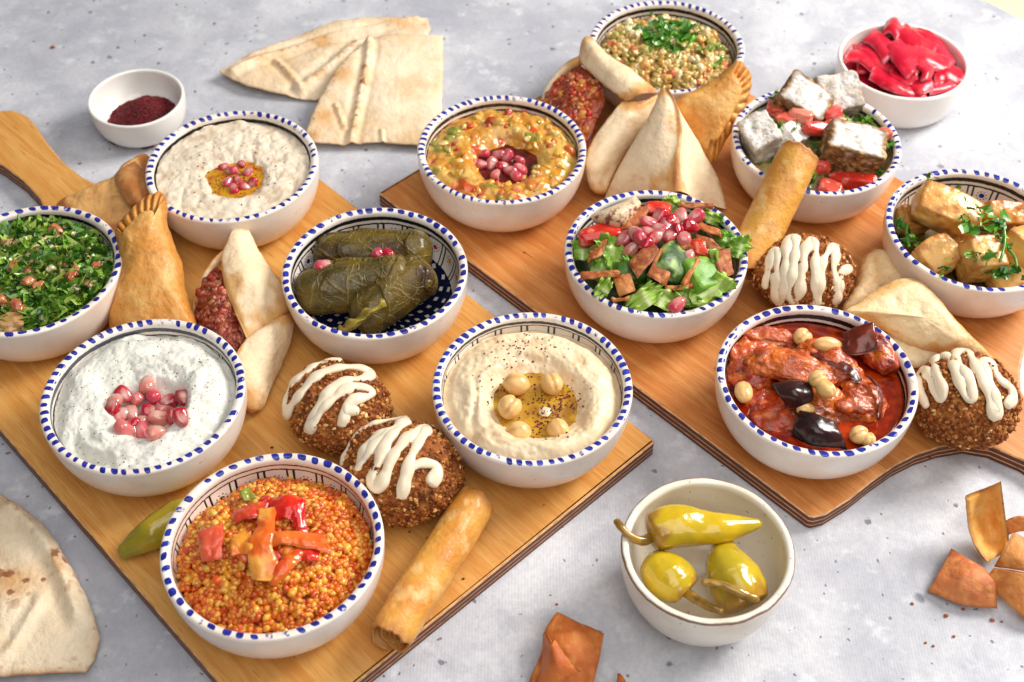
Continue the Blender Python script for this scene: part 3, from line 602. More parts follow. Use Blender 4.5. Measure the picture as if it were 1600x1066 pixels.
# --- roasted vegetable dip (G)
cG = BW['G']; wG = ctr(790, 256, ZR - .01)
def zG(x, y):
    p = xy0(x, y); r = np.hypot(x - cG[0], y - cG[1]); d = np.hypot(x - wG[0], y - wG[1]) * (1 + .15 * fbm(p, 50, 2, 45))
    return ZR - .0075 + .0035 * np.exp(-((d - .032) / .011) ** 2) + .0050 * np.abs(fbm(p, 62, 3, 41)) + .0010 * fbm(p, 210, 3, 42) - .0105 * (1 - sst(.009, .032, d)) - .003 * sst(.046, .054, r)
def cG_(G):
    n = fbm(G, 45, 3, 48); m = fbm(G, 80, 2, 49); c = mixc(lin('#cc8c2c'), lin('#dcb25c'), sst(-.3, .4, n)); c = mixc(c, lin('#c2501c'), sst(.25, .5, m)); return mixc(c, lin('#8f8a34'), sst(.38, .6, fbm(G, 75, 2, 50)))
M_VEG = food('roasted_vegetable', None, .12, .5, sss=.4, sr=(.004, .002, .001), coat=.6, bumps=((330, .5, .0012), (1000, .2, .0003)))
dG = dip('vegetable_dip', 'G', zG, M_VEG, cG_, nr=150, na=320, label='chunky glossy yellow vegetable dip with a dark red syrup hollow')
n = 150; a = rng.uniform(0, 6.28, n); r = .050 * np.sqrt(rng.uniform(.16, 1, n)); x = cG[0] + r * np.cos(a); y = cG[1] + r * np.sin(a)
keepm = np.hypot(x - wG[0], y - wG[1]) > .019; x, y = x[keepm], y[keepm]; n = len(x)
def lumps(k, seed): v, f = ICO[2]; return [((v * (1 + .35 * fbm(v, 1.2, 2, seed + q))[:, None]), f) for q in range(k)]
pal = np.array([lin(c) for c in ('#dfae50', '#d4953e', '#e6c67c', '#d4703a', '#b8481e', '#8d8c30', '#e0a844', '#d99c44')])
V, F, C = scatter(lumps(5, 70), surf_pts(x, y, zG, -.0014), rmat(n), rng.uniform(.0014, .0050, n) [:, None] * rng.uniform(.5, 1.1, (n, 3)), pal[rng.integers(0, len(pal), n)])
tag(mk('vegetable_bits', V, F, M_VEG, C, parent=dG), kind='stuff')
disc('syrup_pool', *wG, .0235, ZR - .0102, oil('dark_syrup', '#6a1a14', '#3c0c10', .85, 80), dG, 22, .1)
PG = [(580, 485), (560, 555), (630, 550), (680, 490), (735, 500), (705, 570), (815, 525), (820, 585), (755, 600), (660, 620), (790, 630)]
arils([(620 + x / 4.265, 130 + y / 4.265) for x, y in PG], lambda x, y: np.maximum(zG(x, y), ZR - .0105), 'pink pomegranate seed sitting in the dark syrup of the vegetable dip', 'pomegranate seeds on the vegetable dip', (1, 4, 3, 1, 4, 2, 1), .95, .0018)

# ------------------------------------------------------------------ leaf bits
def leaf_tpl(kind, k):
    """small curved scraps; kind 0 chopped flake, 1 parsley leaf tip, 2 sliver"""
    nu, nv = (5, 4) if kind != 1 else (7, 5); u = np.linspace(0, 1, nu); v = np.linspace(-1, 1, nv); r = np.random.default_rng(100 + 10 * kind + k)
    if kind == 0: wd = .55 * np.sin(np.pi * (.18 + .7 * u)) ** .6
    elif kind == 1: wd = .62 * np.sin(np.pi * (.06 + .92 * u ** .8)) * (1 + .35 * np.cos(u * 14 + k))
    else: wd = .16 * np.ones(nu)
    X = u[:, None] * np.ones((1, nv)) - .5; Y = wd[:, None] * v[None] * (1 + .25 * r.normal(size=(nu, nv)) * (kind != 2)); c1, c2 = r.uniform(-.5, .5), r.uniform(.2, .7)
    Z = c1 * X ** 2 + c2 * Y ** 2 - .12 * np.exp(-(Y / .1) ** 2) + .06 * r.normal(size=(nu, nv))
    if kind == 2: Y = Y + .5 * c1 * np.sin(3 * X); Z = Z + .3 * np.sin(4 * X + k)
    return np.stack([X, Y, Z], -1).reshape(-1, 3), gridF(nu, nv)
FLAKE = [leaf_tpl(0, k) for k in range(6)]; TIP = [leaf_tpl(1, k) for k in range(6)]; SLIV = [leaf_tpl(2, k) for k in range(5)]
M_LEAF = food('herb_leaf', None, .30, .5, sss=.12, sr=(.001, .002, .0005), coat=.35, var=(('#1e3a10', 260, .55, .8),))
GRN = np.array([lin(c) for c in ('#36641a', '#4a7c22', '#5e9028', '#2a5018', '#74a034', '#94b444', '#3c6c1c', '#a8bc5a')])
def greens(name, pos, size, tpl, pal, parent=None, tilt=.6):
    n = len(pos); R = np.stack([euler_m(*rng.normal(0, tilt, 2), a) for a in rng.uniform(0, 6.28, n)])
    V, F, C = scatter(tpl, pos, R, rng.uniform(*size, n)[:, None] * rng.uniform(.75, 1.25, (n, 3)), pal[rng.integers(0, len(pal), n)] * rng.uniform(.75, 1.2, (n, 1)))
    return mk(name, V, F, M_LEAF, C, parent=parent)
def disc_pts(key, n, r=.050, rmin=0.):
    a = rng.uniform(0, 6.28, n); q = r * np.sqrt(rng.uniform((rmin / r) ** 2, 1, n)); return BW[key][0] + q * np.cos(a), BW[key][1] + q * np.sin(a)
def chunk(name, px, py, zf, size, mat, cols, seed, box=.6, lift=.0, z0=ZR, rot=None, amp=.18, sub=3, rowvar=None):
    """an irregular chunk, its corners more or less boxy, standing at a photo place on a surface"""
    p = onsurf(px, py, zf, z0) if callable(zf) else P(px, py, zf)
    v, f = ICO[sub]; m = np.abs(v).max(1)[:, None]; v = v * (1 - box) + box * v / m * .86; v = v * (1 + amp * fbm(v, 1.3, 3, seed))[:, None]
    R = rmat(1)[0] if rot is None else euler_m(*rot); n0 = v.copy(); v = (v * np.asarray(size)) @ R.T
    col = cols(n0) if callable(cols) else np.tile(lin(cols), (len(v), 1))
    return mk(name, v + p + [0, 0, lift], f, mat, col)
M_TOM = food('tomato_flesh', None, .14, .5, sss=.4, sr=(.004, .001, .0006), coat=.2, var=(('#f0a08a', 130, .5, .75),), bumps=((300, .2, .0006),))

# --- parsley salad (B)
cB = BW['B']
def zBf(x, y):
    p = xy0(x, y); r = np.hypot(x - cB[0], y - cB[1]); return ZR - .0075 + .0085 * (1 - (r / .052) ** 2) + .0028 * fbm(p, 70, 3, 51) - .006 * sst(.040, .053, r) * sst(-.2, .5, (x - cB[0]) / .05)
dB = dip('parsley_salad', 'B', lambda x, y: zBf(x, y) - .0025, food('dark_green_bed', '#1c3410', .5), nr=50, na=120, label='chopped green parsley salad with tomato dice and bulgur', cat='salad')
x, y = disc_pts('B', 2300, .0500); g = greens('chopped_parsley', surf_pts(x, y, zBf, 0) + np.c_[0 * x, 0 * x, rng.uniform(-.002, .0014, len(x))], (.0045, .0115), FLAKE + TIP, GRN, dB, .6); tag(g, kind='stuff')
x, y = disc_pts('B', 150, .047); tag(greens('parsley_leaves', surf_pts(x, y, zBf, .0016), (.007, .0125), TIP, GRN[[1, 2, 4, 5, 7, 3]], dB, .5), kind='stuff')
x, y = disc_pts('B', 70, .047); V, F, C = scatter(lumps(5, 180), surf_pts(x, y, zBf, .0014), rmat(70), rng.uniform(.0016, .0040, 70)[:, None] * rng.uniform(.5, 1.2, (70, 3)), np.array([lin(c) for c in ('#c8b488', '#b8a070', '#a8805a', '#d0c49a', '#b06a48')])[rng.integers(0, 5, 70)])
tag(mk('onion_bits', V, F, food('onion_bit', None, .25, .5, sss=.3, coat=.3), C, parent=dB), kind='stuff')
x, y = disc_pts('B', 330, .049); V, F, C = scatter(lumps(3, 90), surf_pts(x, y, zBf, .0006), rmat(330), rng.uniform(.0007, .0014, 330)[:, None] * [1.3, 1, .9], np.array([lin(c) for c in ('#d9c27a', '#c9b060', '#b8a860')])[rng.integers(0, 3, 330)])
tag(mk('bulgur_grains', V, F, food('bulgur_grain', None, .35, .5, sss=.2), C, parent=dB), kind='stuff')
for i, (x, y, s) in enumerate([(190, 232, .0058), (355, 265, .0066), (405, 215, .0055), (55, 350, .0060), (90, 490, .006), (165, 575, .0062), (465, 550, .0075), (500, 520, .0045), (620, 490, .0048), (255, 615, .0055), (130, 740, .0072), (75, 845, .0088), (200, 520, .005), (12, 700, .007), (370, 372, .0042)]):
    o = chunk('tomato_piece', x / 4.1, 300 + y / 4.1, zBf, (s, s * .8, s * .55), M_TOM, ['#b0643e', '#c07a50', '#a8603c', '#b08a58'][i % 4], 200 + i, .6, .0002, amp=.35)
    tag(o, 'small diced tomato piece among the chopped parsley', 'tomato', 'tomato dice in the parsley salad')

# --- stuffed vine leaves (C)
M_VINE = food('vine_leaf', None, .34, .45, coat=.22, roughvar=(70, .20, .55), var=(('#3a2c0c', 45, .48, .70), ('#6c5c1e', 130, .60, .78)), bumps=((55, .5, .004), (260, .4, .0010)))
def vein_net(m):
    nt = m.node_tree; b = nt.nodes['Principled BSDF']; co = objco(nt); wv = nd(nt, 'ShaderNodeVectorMath', operation='MULTIPLY_ADD'); nz = nd(nt, 'ShaderNodeTexNoise'); nt.links.new(co, nz.inputs['Vector']); nz.inputs['Scale'].default_value = 90
    nt.links.new(nz.outputs['Color'], wv.inputs[0]); wv.inputs[1].default_value = (.008, .008, .008); nt.links.new(co, wv.inputs[2]); h = None
    for sc_, w_ in ((75, .035), (240, .06)):
        vo = nd(nt, 'ShaderNodeTexVoronoi', feature='DISTANCE_TO_EDGE'); nt.links.new(wv.outputs[0], vo.inputs['Vector']); vo.inputs['Scale'].default_value = sc_; k = mrange(nt, vo.outputs['Distance'], w_, 0.); h = k if h is None else mth(nt, 'ADD', h, mth(nt, 'MULTIPLY', k, .4))
    old = b.inputs['Base Color'].links[0].from_socket; nt.links.new(cmix(nt, mth(nt, 'MULTIPLY', h, .38), old, lin('#8c7a34')), b.inputs['Base Color']); on = b.inputs['Normal'].links[0].from_socket; nt.links.new(bump(nt, h, .55, .0008, on), b.inputs['Normal'])
vein_net(M_VINE)
def segd(U, W, a, b):
    a, b = np.array(a), np.array(b); d = b - a; t = np.clip(((U - a[0]) * d[0] + (W - a[1]) * d[1]) / (d @ d), 0, 1); return np.hypot(U - a[0] - t * d[0], W - a[1] - t * d[1])
def dolma(p0, p1, R, seed, label, veins, bend=0.):
    a, b = P(*p0), P(*p1); L = np.linalg.norm(b - a); T = (b - a) / L; A = np.cross(T, [0, 0, 1]); A /= np.linalg.norm(A); B = np.cross(A, T)
    nu, na = 130, 150; u = np.linspace(0, 1, nu); th = np.linspace(0, 2 * math.pi, na, endpoint=False)
    endr = (1 - np.abs(2 * u - 1) ** 7) ** .5; endr = np.maximum(endr, .02); U = u[:, None] * L * np.ones((1, na)); TH = np.ones((nu, 1)) * th[None]
    rad = R * endr[:, None] * (1 + .07 * fbm(np.stack([U * 60, np.cos(TH), np.sin(TH)], -1), 1, 3, seed)); W = (TH - math.pi / 2) * R; U_ = U; U = U + .0035 * fbm(np.stack([U, W, 0 * U], -1), 70, 2, seed + 20); W = W + .003 * fbm(np.stack([U, W, 0 * U], -1), 70, 2, seed + 21)
    sp = ((TH - 2.6 + U * 14) % (2 * math.pi)) / (2 * math.pi); rad = rad + .0014 * (1 - sst(0, .16, sp)) - .0002     # leaf wrap steps
    sp2 = ((U - .3 * L + .006 * np.sin(TH * 2 + seed)) / L) % .55; rad = rad + .0011 * sst(0, .02, sp2) * (1 - sst(.05, .4, sp2))
    vd = np.full(U.shape, 9.)
    for s0, s1 in veins: vd = np.minimum(vd, segd(U, W, (s0[0] * L, s0[1] * R), (s1[0] * L, s1[1] * R)))
    vd = vd + .0009 * fbm(np.stack([U, W, 0 * U], -1), 90, 2, 8) ** 2 * 2 + .0003 * fbm(np.stack([U, W, 0 * U], -1), 400, 2, 3); vm = np.exp(-(vd / .00055) ** 2); rad = rad + .00035 * vm + .0012 * fbm(np.stack([U * 25, W * 120, 0 * U], -1), 1, 3, seed + 11) + .0010 * np.abs(fbm(np.stack([U * 110, W * 110, 0 * U], -1), 1, 3, seed + 12)) * (1 - sst(.0, .3, np.minimum(u, 1 - u)))[:, None]
    cen = a + u[:, None] * (b - a) + np.outer(np.sin(u * math.pi) * bend, B)
    G = cen[:, None] + rad[..., None] * (np.cos(TH)[..., None] * A + np.sin(TH)[..., None] * B)
    n = fbm(G, 55, 3, seed + 3); c = mixc(lin('#4a3c10'), lin('#6a5418'), sst(-.4, .4, n)); c = mixc(c, lin('#3c240c'), sst(0, .5, fbm(G, 38, 2, seed + 5))); c = mixc(c, lin('#8c7430'), vm * .65)
    return tag(mk('stuffed_vine_leaf', inbowl(G, 'C'), gridF(nu, na, cv=True), M_VINE, c), label, 'vine leaf roll', 'stuffed vine leaves')
def fan(u0, w0, du, side): return [((u0 - du, 1.5 * side), (u0, w0)), ((u0, w0), (u0 + .25, 1.3)), ((u0, w0), (u0 + .33, .2)), ((u0, w0), (u0 + .2, -1.)), ((u0 + .1, w0 * .6), (u0 + .16, 1.4))]
dolma((490, 402, .040), (676, 391, .046), .0148, 301, 'dark green stuffed vine leaf at the back, two pomegranate seeds resting on it', fan(.36, .2, .1, 1) + fan(.05, -.2, .02, -1) + fan(.66, .3, .05, 1))
dolma((463, 460, .040), (646, 432, .047), .0166, 302, 'wide stuffed vine leaf roll lying across the middle of the painted bowl', fan(.25, .1, .12, -1) + fan(.62, .3, .1, 1) + fan(.48, -.4, .05, -1))
dolma((556, 506, .036), (672, 420, .046), .0156, 303, 'shiny stuffed vine leaf roll on the near side with wrinkled end', fan(.4, .2, .12, 1) + fan(.1, .1, .06, -1), .002)
# torn flap of leaf
G = rowsG([[(528, 512, .043), (538, 505, .046), (560, 492, .049), (585, 472, .051), (606, 459, .052)], [(532, 519, .043), (548, 509, .049), (572, 494, .051), (590, 478, .053), (608, 466, .053)], [(548, 517, .042), (562, 508, .046), (578, 495, .047), (596, 483, .050), (612, 478, .050)]], 26, 60)
uu = np.linspace(0, 1, 60)[None] * np.ones((26, 1)); G[..., 2] += .0016 * np.sin(uu * 24) * np.linspace(1, 0, 26)[:, None] + .0008 * fbm(G, 160, 3, 4)
V, F, U1, V1, E1 = shell(G, .0007, .06); tag(mk('loose_vine_leaf', V, F, M_VINE, mixc(lin('#7c6a20'), lin('#a08a34'), sst(-.3, .4, fbm(V, 120, 3, 6)))), 'ragged olive coloured leaf flap between the stuffed vine leaves', 'leaf')
o = inst(ARIL[1], 'pomegranate_seed', P(507, 417, .0535), (.2, .1, .4), 1.3); tag(o, 'single pink pomegranate seed at the left end of the back vine leaf', 'pomegranate seed')
o['label'] = 'lone pomegranate seed between the back and middle vine leaf rolls'
for px, k, rz in ((588, 4, 2.6), (608, 0, 1.1)): tag(inst(ARIL[k], 'pomegranate_seed', P(px, 399, .0575), (.1, .9, rz), 1.15), 'one of two touching pomegranate seeds on the back vine leaf roll', 'pomegranate seed', 'pair of seeds on the vine leaves')

# --- bulgur (E)
cE = BW['E']
def zE(x, y):
    p = xy0(x, y); dx, dy = x - cE[0], y - cE[1]; r = np.hypot(dx, dy); return ZR - .0125 + .0155 * (1 - (r / .054) ** 2) + .0042 * fbm(p, 55, 3, 61) + .0016 * np.abs(fbm(p, 160, 2, 62)) - .0035 * sst(.03, .054, r)
dE = dip('bulgur', 'E', lambda x, y: zE(x, y) - .0016, food('bulgur_bed', '#7a2c0c', .5), nr=50, na=120, label='heap of orange bulgur pearls with red pepper strips on top', cat='bulgur')
x, y = disc_pts('E', 3700, .0520); n = len(x)
oc = np.array([lin(c) for c in ('#e48e22', '#dc781a', '#d05e12', '#eca83a', '#be4a12', '#efb44a', '#d66c1c')]); dn = sst(-.1, .5, fbm(xy0(x, y), 70, 2, 66))[:, None]
V, F, C = scatter([(v * [1.15, 1, .9], f) for v, f in [((a * (1 + .22 * fbm(a, 1., 2, 300 + q))[:, None]), b) for q in range(6) for a, b in [ICO[1]]]], surf_pts(x, y, zE, 0) + np.c_[0 * x, 0 * x, rng.uniform(-.0022, .0012, n)], rmat(n), rng.uniform(.0014, .0024, n)[:, None] * rng.uniform(.75, 1.15, (n, 3)), oc[rng.integers(0, 7, n)] * (1 - .3 * dn) + dn * .3 * lin('#b0400e'))
tag(mk('bulgur_pearls', V, F, food('bulgur_pearl', None, .22, .5, sss=.3, sr=(.002, .001, .0005), coat=.35), C, parent=dE), kind='stuff')
M_PEP = food('red_pepper', None, .2, .5, sss=.4, sr=(.003, .0008, .0005), coat=.3, var=(('#f0803a', 120, .56, .8),), bumps=((160, .2, .001),))
def strip(name, rows, th, mat, cols, nu=18, nv=40, amp=.0006, seed=0, label=None, cat=None, group=None, edge=.3):
    G = rowsG(rows, nu, nv); G[..., 2] += amp * fbm(G, 140, 3, seed); G[..., :2] += (amp * .7 * fbm(G, 90, 2, seed + 40))[..., None]; V, F, U1, V1, E1 = shell(G, th, edge)
    return tag(mk(name, V, F, mat, cols(U1, V1, V, E1) if callable(cols) else np.tile(lin(cols), (len(V), 1))), label, cat, group)
def two(c1, c2, s=90, seed=0): return lambda u, v, V, e: mixc(lin(c1), lin(c2), sst(-.25, .35, fbm(V, s, 3, seed)))
z1 = ZR + .004
def pz(x, y, dz=0): return (270 + x / 4.44, 760 + y / 4.44, z1 + dz)
SP = [([pz(440, 190), pz(540, 150, .002), pz(640, 145)], [pz(450, 235), pz(545, 205, .003), pz(630, 200)], '#c83a2c', '#d8502e', 'dark red pepper strip lying flat at the back of the bulgur'),
      ([pz(700, 130), pz(790, 115, .003), pz(870, 130, .003), pz(905, 240), pz(920, 330, -.002)], [pz(720, 220), pz(780, 190, .005), pz(830, 210, .003), pz(860, 270), pz(880, 335, -.002)], '#c81c14', '#e0301c', 'bright red curled pepper piece at the back of the bulgur'),
      ([pz(225, 310), pz(225, 400, .001), pz(245, 500, -.002)], [pz(310, 280, .003), pz(310, 390, .003), pz(310, 490, 0)], '#d8593c', '#e0704a', 'broad salmon red pepper piece on the bulgur'),
      ([pz(620, 190, .003), pz(600, 300, .006), pz(560, 420, .006), pz(585, 600, .002)], [pz(680, 190, .003), pz(670, 310, .007), pz(660, 430, .007), pz(690, 620, .002)], '#e0661e', '#f0a648', 'long orange pepper strip laid crosswise on top of the bulgur'),
      ([pz(670, 350, .005), pz(800, 330, .006), pz(930, 340, .004), pz(1030, 370, .001)], [pz(670, 405, .004), pz(800, 380, .006), pz(930, 400, .005), pz(1060, 440, .001)], '#e0541e', '#e8742c', 'orange red pepper strip with a pale highlight pointing to the falafel'),
      ([pz(690, 640, .001), pz(740, 560, .004), pz(840, 450, .004)], [pz(720, 660, 0), pz(790, 580, .003), pz(890, 470, .003)], '#e2701e', '#d8501c', 'short orange pepper strip slanting below the crossed strips'),
      ([pz(860, 420, .003), pz(930, 440, .003), pz(1005, 460, 0)], [pz(870, 490, .001), pz(930, 500, .002), pz(1000, 500, 0)], '#cf2a18', '#e04a28', 'small glossy red pepper end beside the crossed strips'),
      ([pz(410, 380, .004), pz(470, 350, .005), pz(540, 360, .005)], [pz(420, 450, .003), pz(480, 430, .005), pz(560, 470, .004)], '#e89a34', '#e27a28', 'yellow orange pepper scrap next to the broad salmon piece'),
      ([pz(480, 60, -.004), pz(540, 20, -.003)], [pz(500, 90, -.004), pz(570, 60, -.003)], '#8f9434', '#a8a040', 'olive green pepper scrap at the far edge of the bulgur')]
for i, (r0, r1, c1, c2, lb) in enumerate(SP):
    cq = np.mean(np.array(r0 + r1), 0); r0, r1 = [[tuple(cq + (np.array(q_) - cq) * [1.2, 1.2, 1]) for q_ in rr_] for rr_ in (r0, r1)]; r0, r1 = [tuple(np.array(a) + (np.array(a) - np.array(b)) * [.3, .3, 0]) for a, b in zip(r0, r1)], [tuple(np.array(b) + (np.array(b) - np.array(a)) * [.3, .3, 0]) for a, b in zip(r0, r1)]
    mid = [tuple((np.array(a) + np.array(b)) / 2 + [0, 0, .0012]) for a, b in zip(r0, r1)]
    strip('pepper_strip', [r0, mid, r1], .0022, M_PEP, two(c1, c2, 90, i), seed=i, amp=.0022, label=lb, cat='pepper', group='pepper strips on the bulgur', edge=.14)

x = cE[0] + rng.normal(0, .012, 26); y = cE[1] + rng.normal(0, .011, 26); V, F, C = scatter(lumps(5, 260), surf_pts(x, y, zE, .0016), rmat(26), rng.uniform(.0020, .0048, 26)[:, None] * rng.uniform(.35, 1.3, (26, 3)), np.array([lin(c) for c in ('#d83a1c', '#e2601e', '#c82a16', '#e88a30')])[rng.integers(0, 4, 26)])
tag(mk('pepper_bits', V, F, M_PEP, C, parent=dE), kind='stuff')

# --- lentils (H)
cH = BW['H']
def zH(x, y):
    p = xy0(x, y); r = np.hypot(x - cH[0], y - cH[1]); return ZR - .012 + .011 * (1 - (r / .054) ** 2) + .0022 * fbm(p, 60, 3, 71)
dH = dip('lentil_salad', 'H', lambda x, y: zH(x, y) - .002, food('lentil_bed', '#6e5224', .4), nr=50, na=120, label='brown lentils with diced vegetables and chopped parsley', cat='salad')
x, y = disc_pts('H', 820, .049); n = len(x); R = np.stack([euler_m(*rng.normal(0, .7, 2), a) for a in rng.uniform(0, 6.28, n)])
lc = np.array([lin(c) for c in ('#b8924c', '#a47e3a', '#caa862', '#9a8840', '#d4b878')]); v, f = ICO[2]
V, F, C = scatter([(v * [1, .92, .5], f)], surf_pts(x, y, zH, 0) + np.c_[0 * x, 0 * x, rng.uniform(-.002, .0012, n)], R, rng.uniform(.0026, .0035, n), lc[rng.integers(0, 5, n)])
tag(mk('lentils', V, F, food('lentil', None, .28, .5, sss=.15, coat=.3), C, parent=dH), kind='stuff')
x, y = disc_pts('H', 190, .047); n = 190; vc_ = np.array([lin(c) for c in ('#e2c888', '#d9a85c', '#cc9a4c', '#b7b05a', '#cf6a3c', '#e8d8a8', '#dcc898')])
V, F, C = scatter(lumps(5, 120), surf_pts(x, y, zH, .001), rmat(n), rng.uniform(.0018, .0048, n)[:, None] * rng.uniform(.6, 1.1, (n, 3)), vc_[rng.integers(0, 7, n)])
tag(mk('vegetable_dice', V, F, M_VEG, C, parent=dH), kind='stuff')
hc = ctr(1048, 60, ZR - .002); pts = np.r_[rng.normal(size=(120, 2)) * [.0105, .010] + hc, rng.normal(size=(40, 2)) * .020 + hc]; pts = pts[np.hypot(*(pts - cH).T) < .046]
PAR = np.array([lin(c) for c in ('#4a8820', '#62a030', '#3a701a', '#80b444')])
tag(greens('parsley_shreds', np.c_[pts, zH(pts[:, 0], pts[:, 1]) + rng.uniform(.001, .004, len(pts))], (.006, .012), SLIV + TIP, PAR, dH, .7), kind='stuff')

# --- toasted bread crisps
M_CRISP = food('toasted_pita', None, .5, .4, sss=.3, sr=(.004, .002, .001), bumps=((420, .6, .0012), (1200, .4, .0004)), var=(('#8c441c', 240, .66, .86),))
def crisp(name, rows, th=.0022, c1='#c2713a', c2='#a85428', seed=0, label=None, cat='pita crisp', group=None, amp=.0009, nu=26, nv=30):
    G = rowsG(rows, nu, nv); G[..., 2] += amp * fbm(G, 110, 3, seed); N = gnormals(G)
    w = .0005 * fbm(G, 260, 2, seed + 3); G = G + N * w[..., None]
    V, F, U1, V1, E1 = shell(G, th, .07); c = mixc(lin(c1), lin(c2), sst(-.3, .35, fbm(V, 130, 4, seed + 7))); c = mixc(c, lin('#e0a054'), .5 * sst(.1, .5, fbm(V, 300, 2, seed + 9))); c = mixc(c, lin('#7a3a16'), .5 * (1 - sst(0, .06, E1)))
    return tag(mk(name, V, F, M_CRISP, c), label, cat, group)
def quad(a, b, c, d, mid=0):            # corners a-b top row, d-c lower row with a raised middle
    a, b, c, d = map(np.array, (a, b, c, d)); m = lambda *q: tuple(np.mean(q, 0) + [0, 0, mid])
    return [[tuple(a), m(a, b), tuple(b)], [m(a, d), m(a, b, c, d), m(b, c)], [tuple(d), m(c, d), tuple(c)]]

# --- leafy salad (I)
cI = BW['I']
def zI(x, y): p = xy0(x, y); r = np.hypot(x - cI[0], y - cI[1]); return ZR - .010 + .014 * (1 - (r / .056) ** 2) + .002 * fbm(p, 60, 2, 81)
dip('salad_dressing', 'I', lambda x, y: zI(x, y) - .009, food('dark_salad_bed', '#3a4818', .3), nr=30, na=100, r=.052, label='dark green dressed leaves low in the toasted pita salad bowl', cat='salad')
M_LET = food('lettuce', None, .26, .5, sss=.3, sr=(.001, .003, .0005), coat=.2, bumps=((120, .35, .0012), (500, .2, .0004)))
M_CUC = food('cucumber_skin', None, .38, .45, sss=.2, sr=(.002, .003, .001), bumps=((200, .4, .0012), (700, .3, .0004)), var=(('#a8c070', 160, .6, .8),))
def IQ(x, y, dz=0): return (870 + x / 3.806, 270 + y / 3.806, ZR + dz)
def lettuce(a, b, wid, seed, label, pale=.4, curl=.004, dark='#629a2c'):
    A, B = P(*a), P(*b); T = B - A; L = np.linalg.norm(T); T /= L; S = np.cross(T, FW); S /= np.linalg.norm(S); N = np.cross(S, T); N = N if N @ FW < 0 else -N
    nu, nv = 44, 32; u = np.linspace(0, 1, nu)[:, None]; v = np.linspace(-1, 1, nv)[None]; r = np.random.default_rng(seed)
    wd = wid * (.35 + .75 * np.sin(np.pi * np.clip(.1 + .75 * u, 0, 1))) ; ed = np.maximum(np.abs(v) ** 2.0, u ** 3 * .9)
    ph = r.uniform(0, 6.28, 4); ruf = curl * ed * (np.sin(u * 15 + ph[0] + 2.2 * v) + .3 * np.sin(u * 31 + ph[1] - 3 * v) + .7 * np.sin(v * 9 + ph[2]))
    X = A + T * (u * L)[..., None] + S * (wd * v * (1 + .12 * np.sin(u * 40 + ph[3])))[..., None] + N * (ruf + .5 * wd * v ** 2 * r.choice([-1, .6]))[..., None]
    V, F, U1, V1, E1 = shell(X, .0006, .03); rib = np.exp(-((V1 - .5) / .06) ** 2) * (1 - .7 * U1)
    c = mixc(lin(dark), lin('#b8d264'), np.clip(pale + .5 * fbm(V, 90, 3, seed), 0, 1)); c = mixc(c, lin('#dfe8b4'), rib * .8); c = mixc(c, lin('#3c7218'), .35 * sst(.7, 1, np.abs(V1 * 2 - 1)))
    return tag(mk('lettuce_leaf', inbowl(V, 'I'), F, M_LET, c), label, 'lettuce', 'lettuce leaves in the pita salad')
LT = [((150, 520, -.004), (165, 385, .004), .008, .5, 'upright curly lettuce scrap at the outer edge of the pita salad, by the tomato'), ((270, 560, .0), (350, 400, .008), .011, .45, 'green lettuce leaf between the small pita crisps and the seeds'), ((310, 715, .001), (235, 670, .004), .008, .6, 'pale lettuce scrap under the long pita crisp'), ((560, 790, .002), (490, 690, .008), .013, .75, 'pale frilly lettuce leaf at the near rim of the pita salad'), ((610, 800, .001), (660, 690, .006), .013, .8, 'light yellow green curled lettuce leaf beside the lowest pomegranate seed'), ((740, 790, -.003), (790, 690, .004), .008, .5, 'narrow lettuce strip right of the lowest pomegranate seed'), ((800, 765, .001), (1050, 640, .007), .009, .7, 'long pale lettuce leaf lying along the near rim by the green pepper'), ((1080, 510, .0), (1110, 370, .009), .0075, .35, 'lettuce tip sticking out over the rim toward the spring roll'), ((1060, 420, .0), (960, 400, .006), .007, .1, 'dark green leaf beside the tip over the rim'), ((660, 225, .002), (720, 160, .010), .007, .5, 'rolled lettuce bit at the far rim of the pita salad'), ((900, 300, .0), (930, 230, .006), .008, .7, 'ruffled pale lettuce bit behind the pita crisps'), ((200, 590, -.003), (330, 560, .003), .010, .2, 'dark lettuce leaf beneath the small pita crisp'), ((420, 640, -.002), (520, 560, .004), .012, .1, 'deep green leaf under the central pita crisp'), ((860, 560, .0), (950, 600, .004), .012, .6, 'light lettuce leaf behind the green pepper chunk')]
for i, (a, b, wd, pl, lb) in enumerate(LT): lettuce(IQ(*a), IQ(*b), wd, 400 + i, lb, pl)
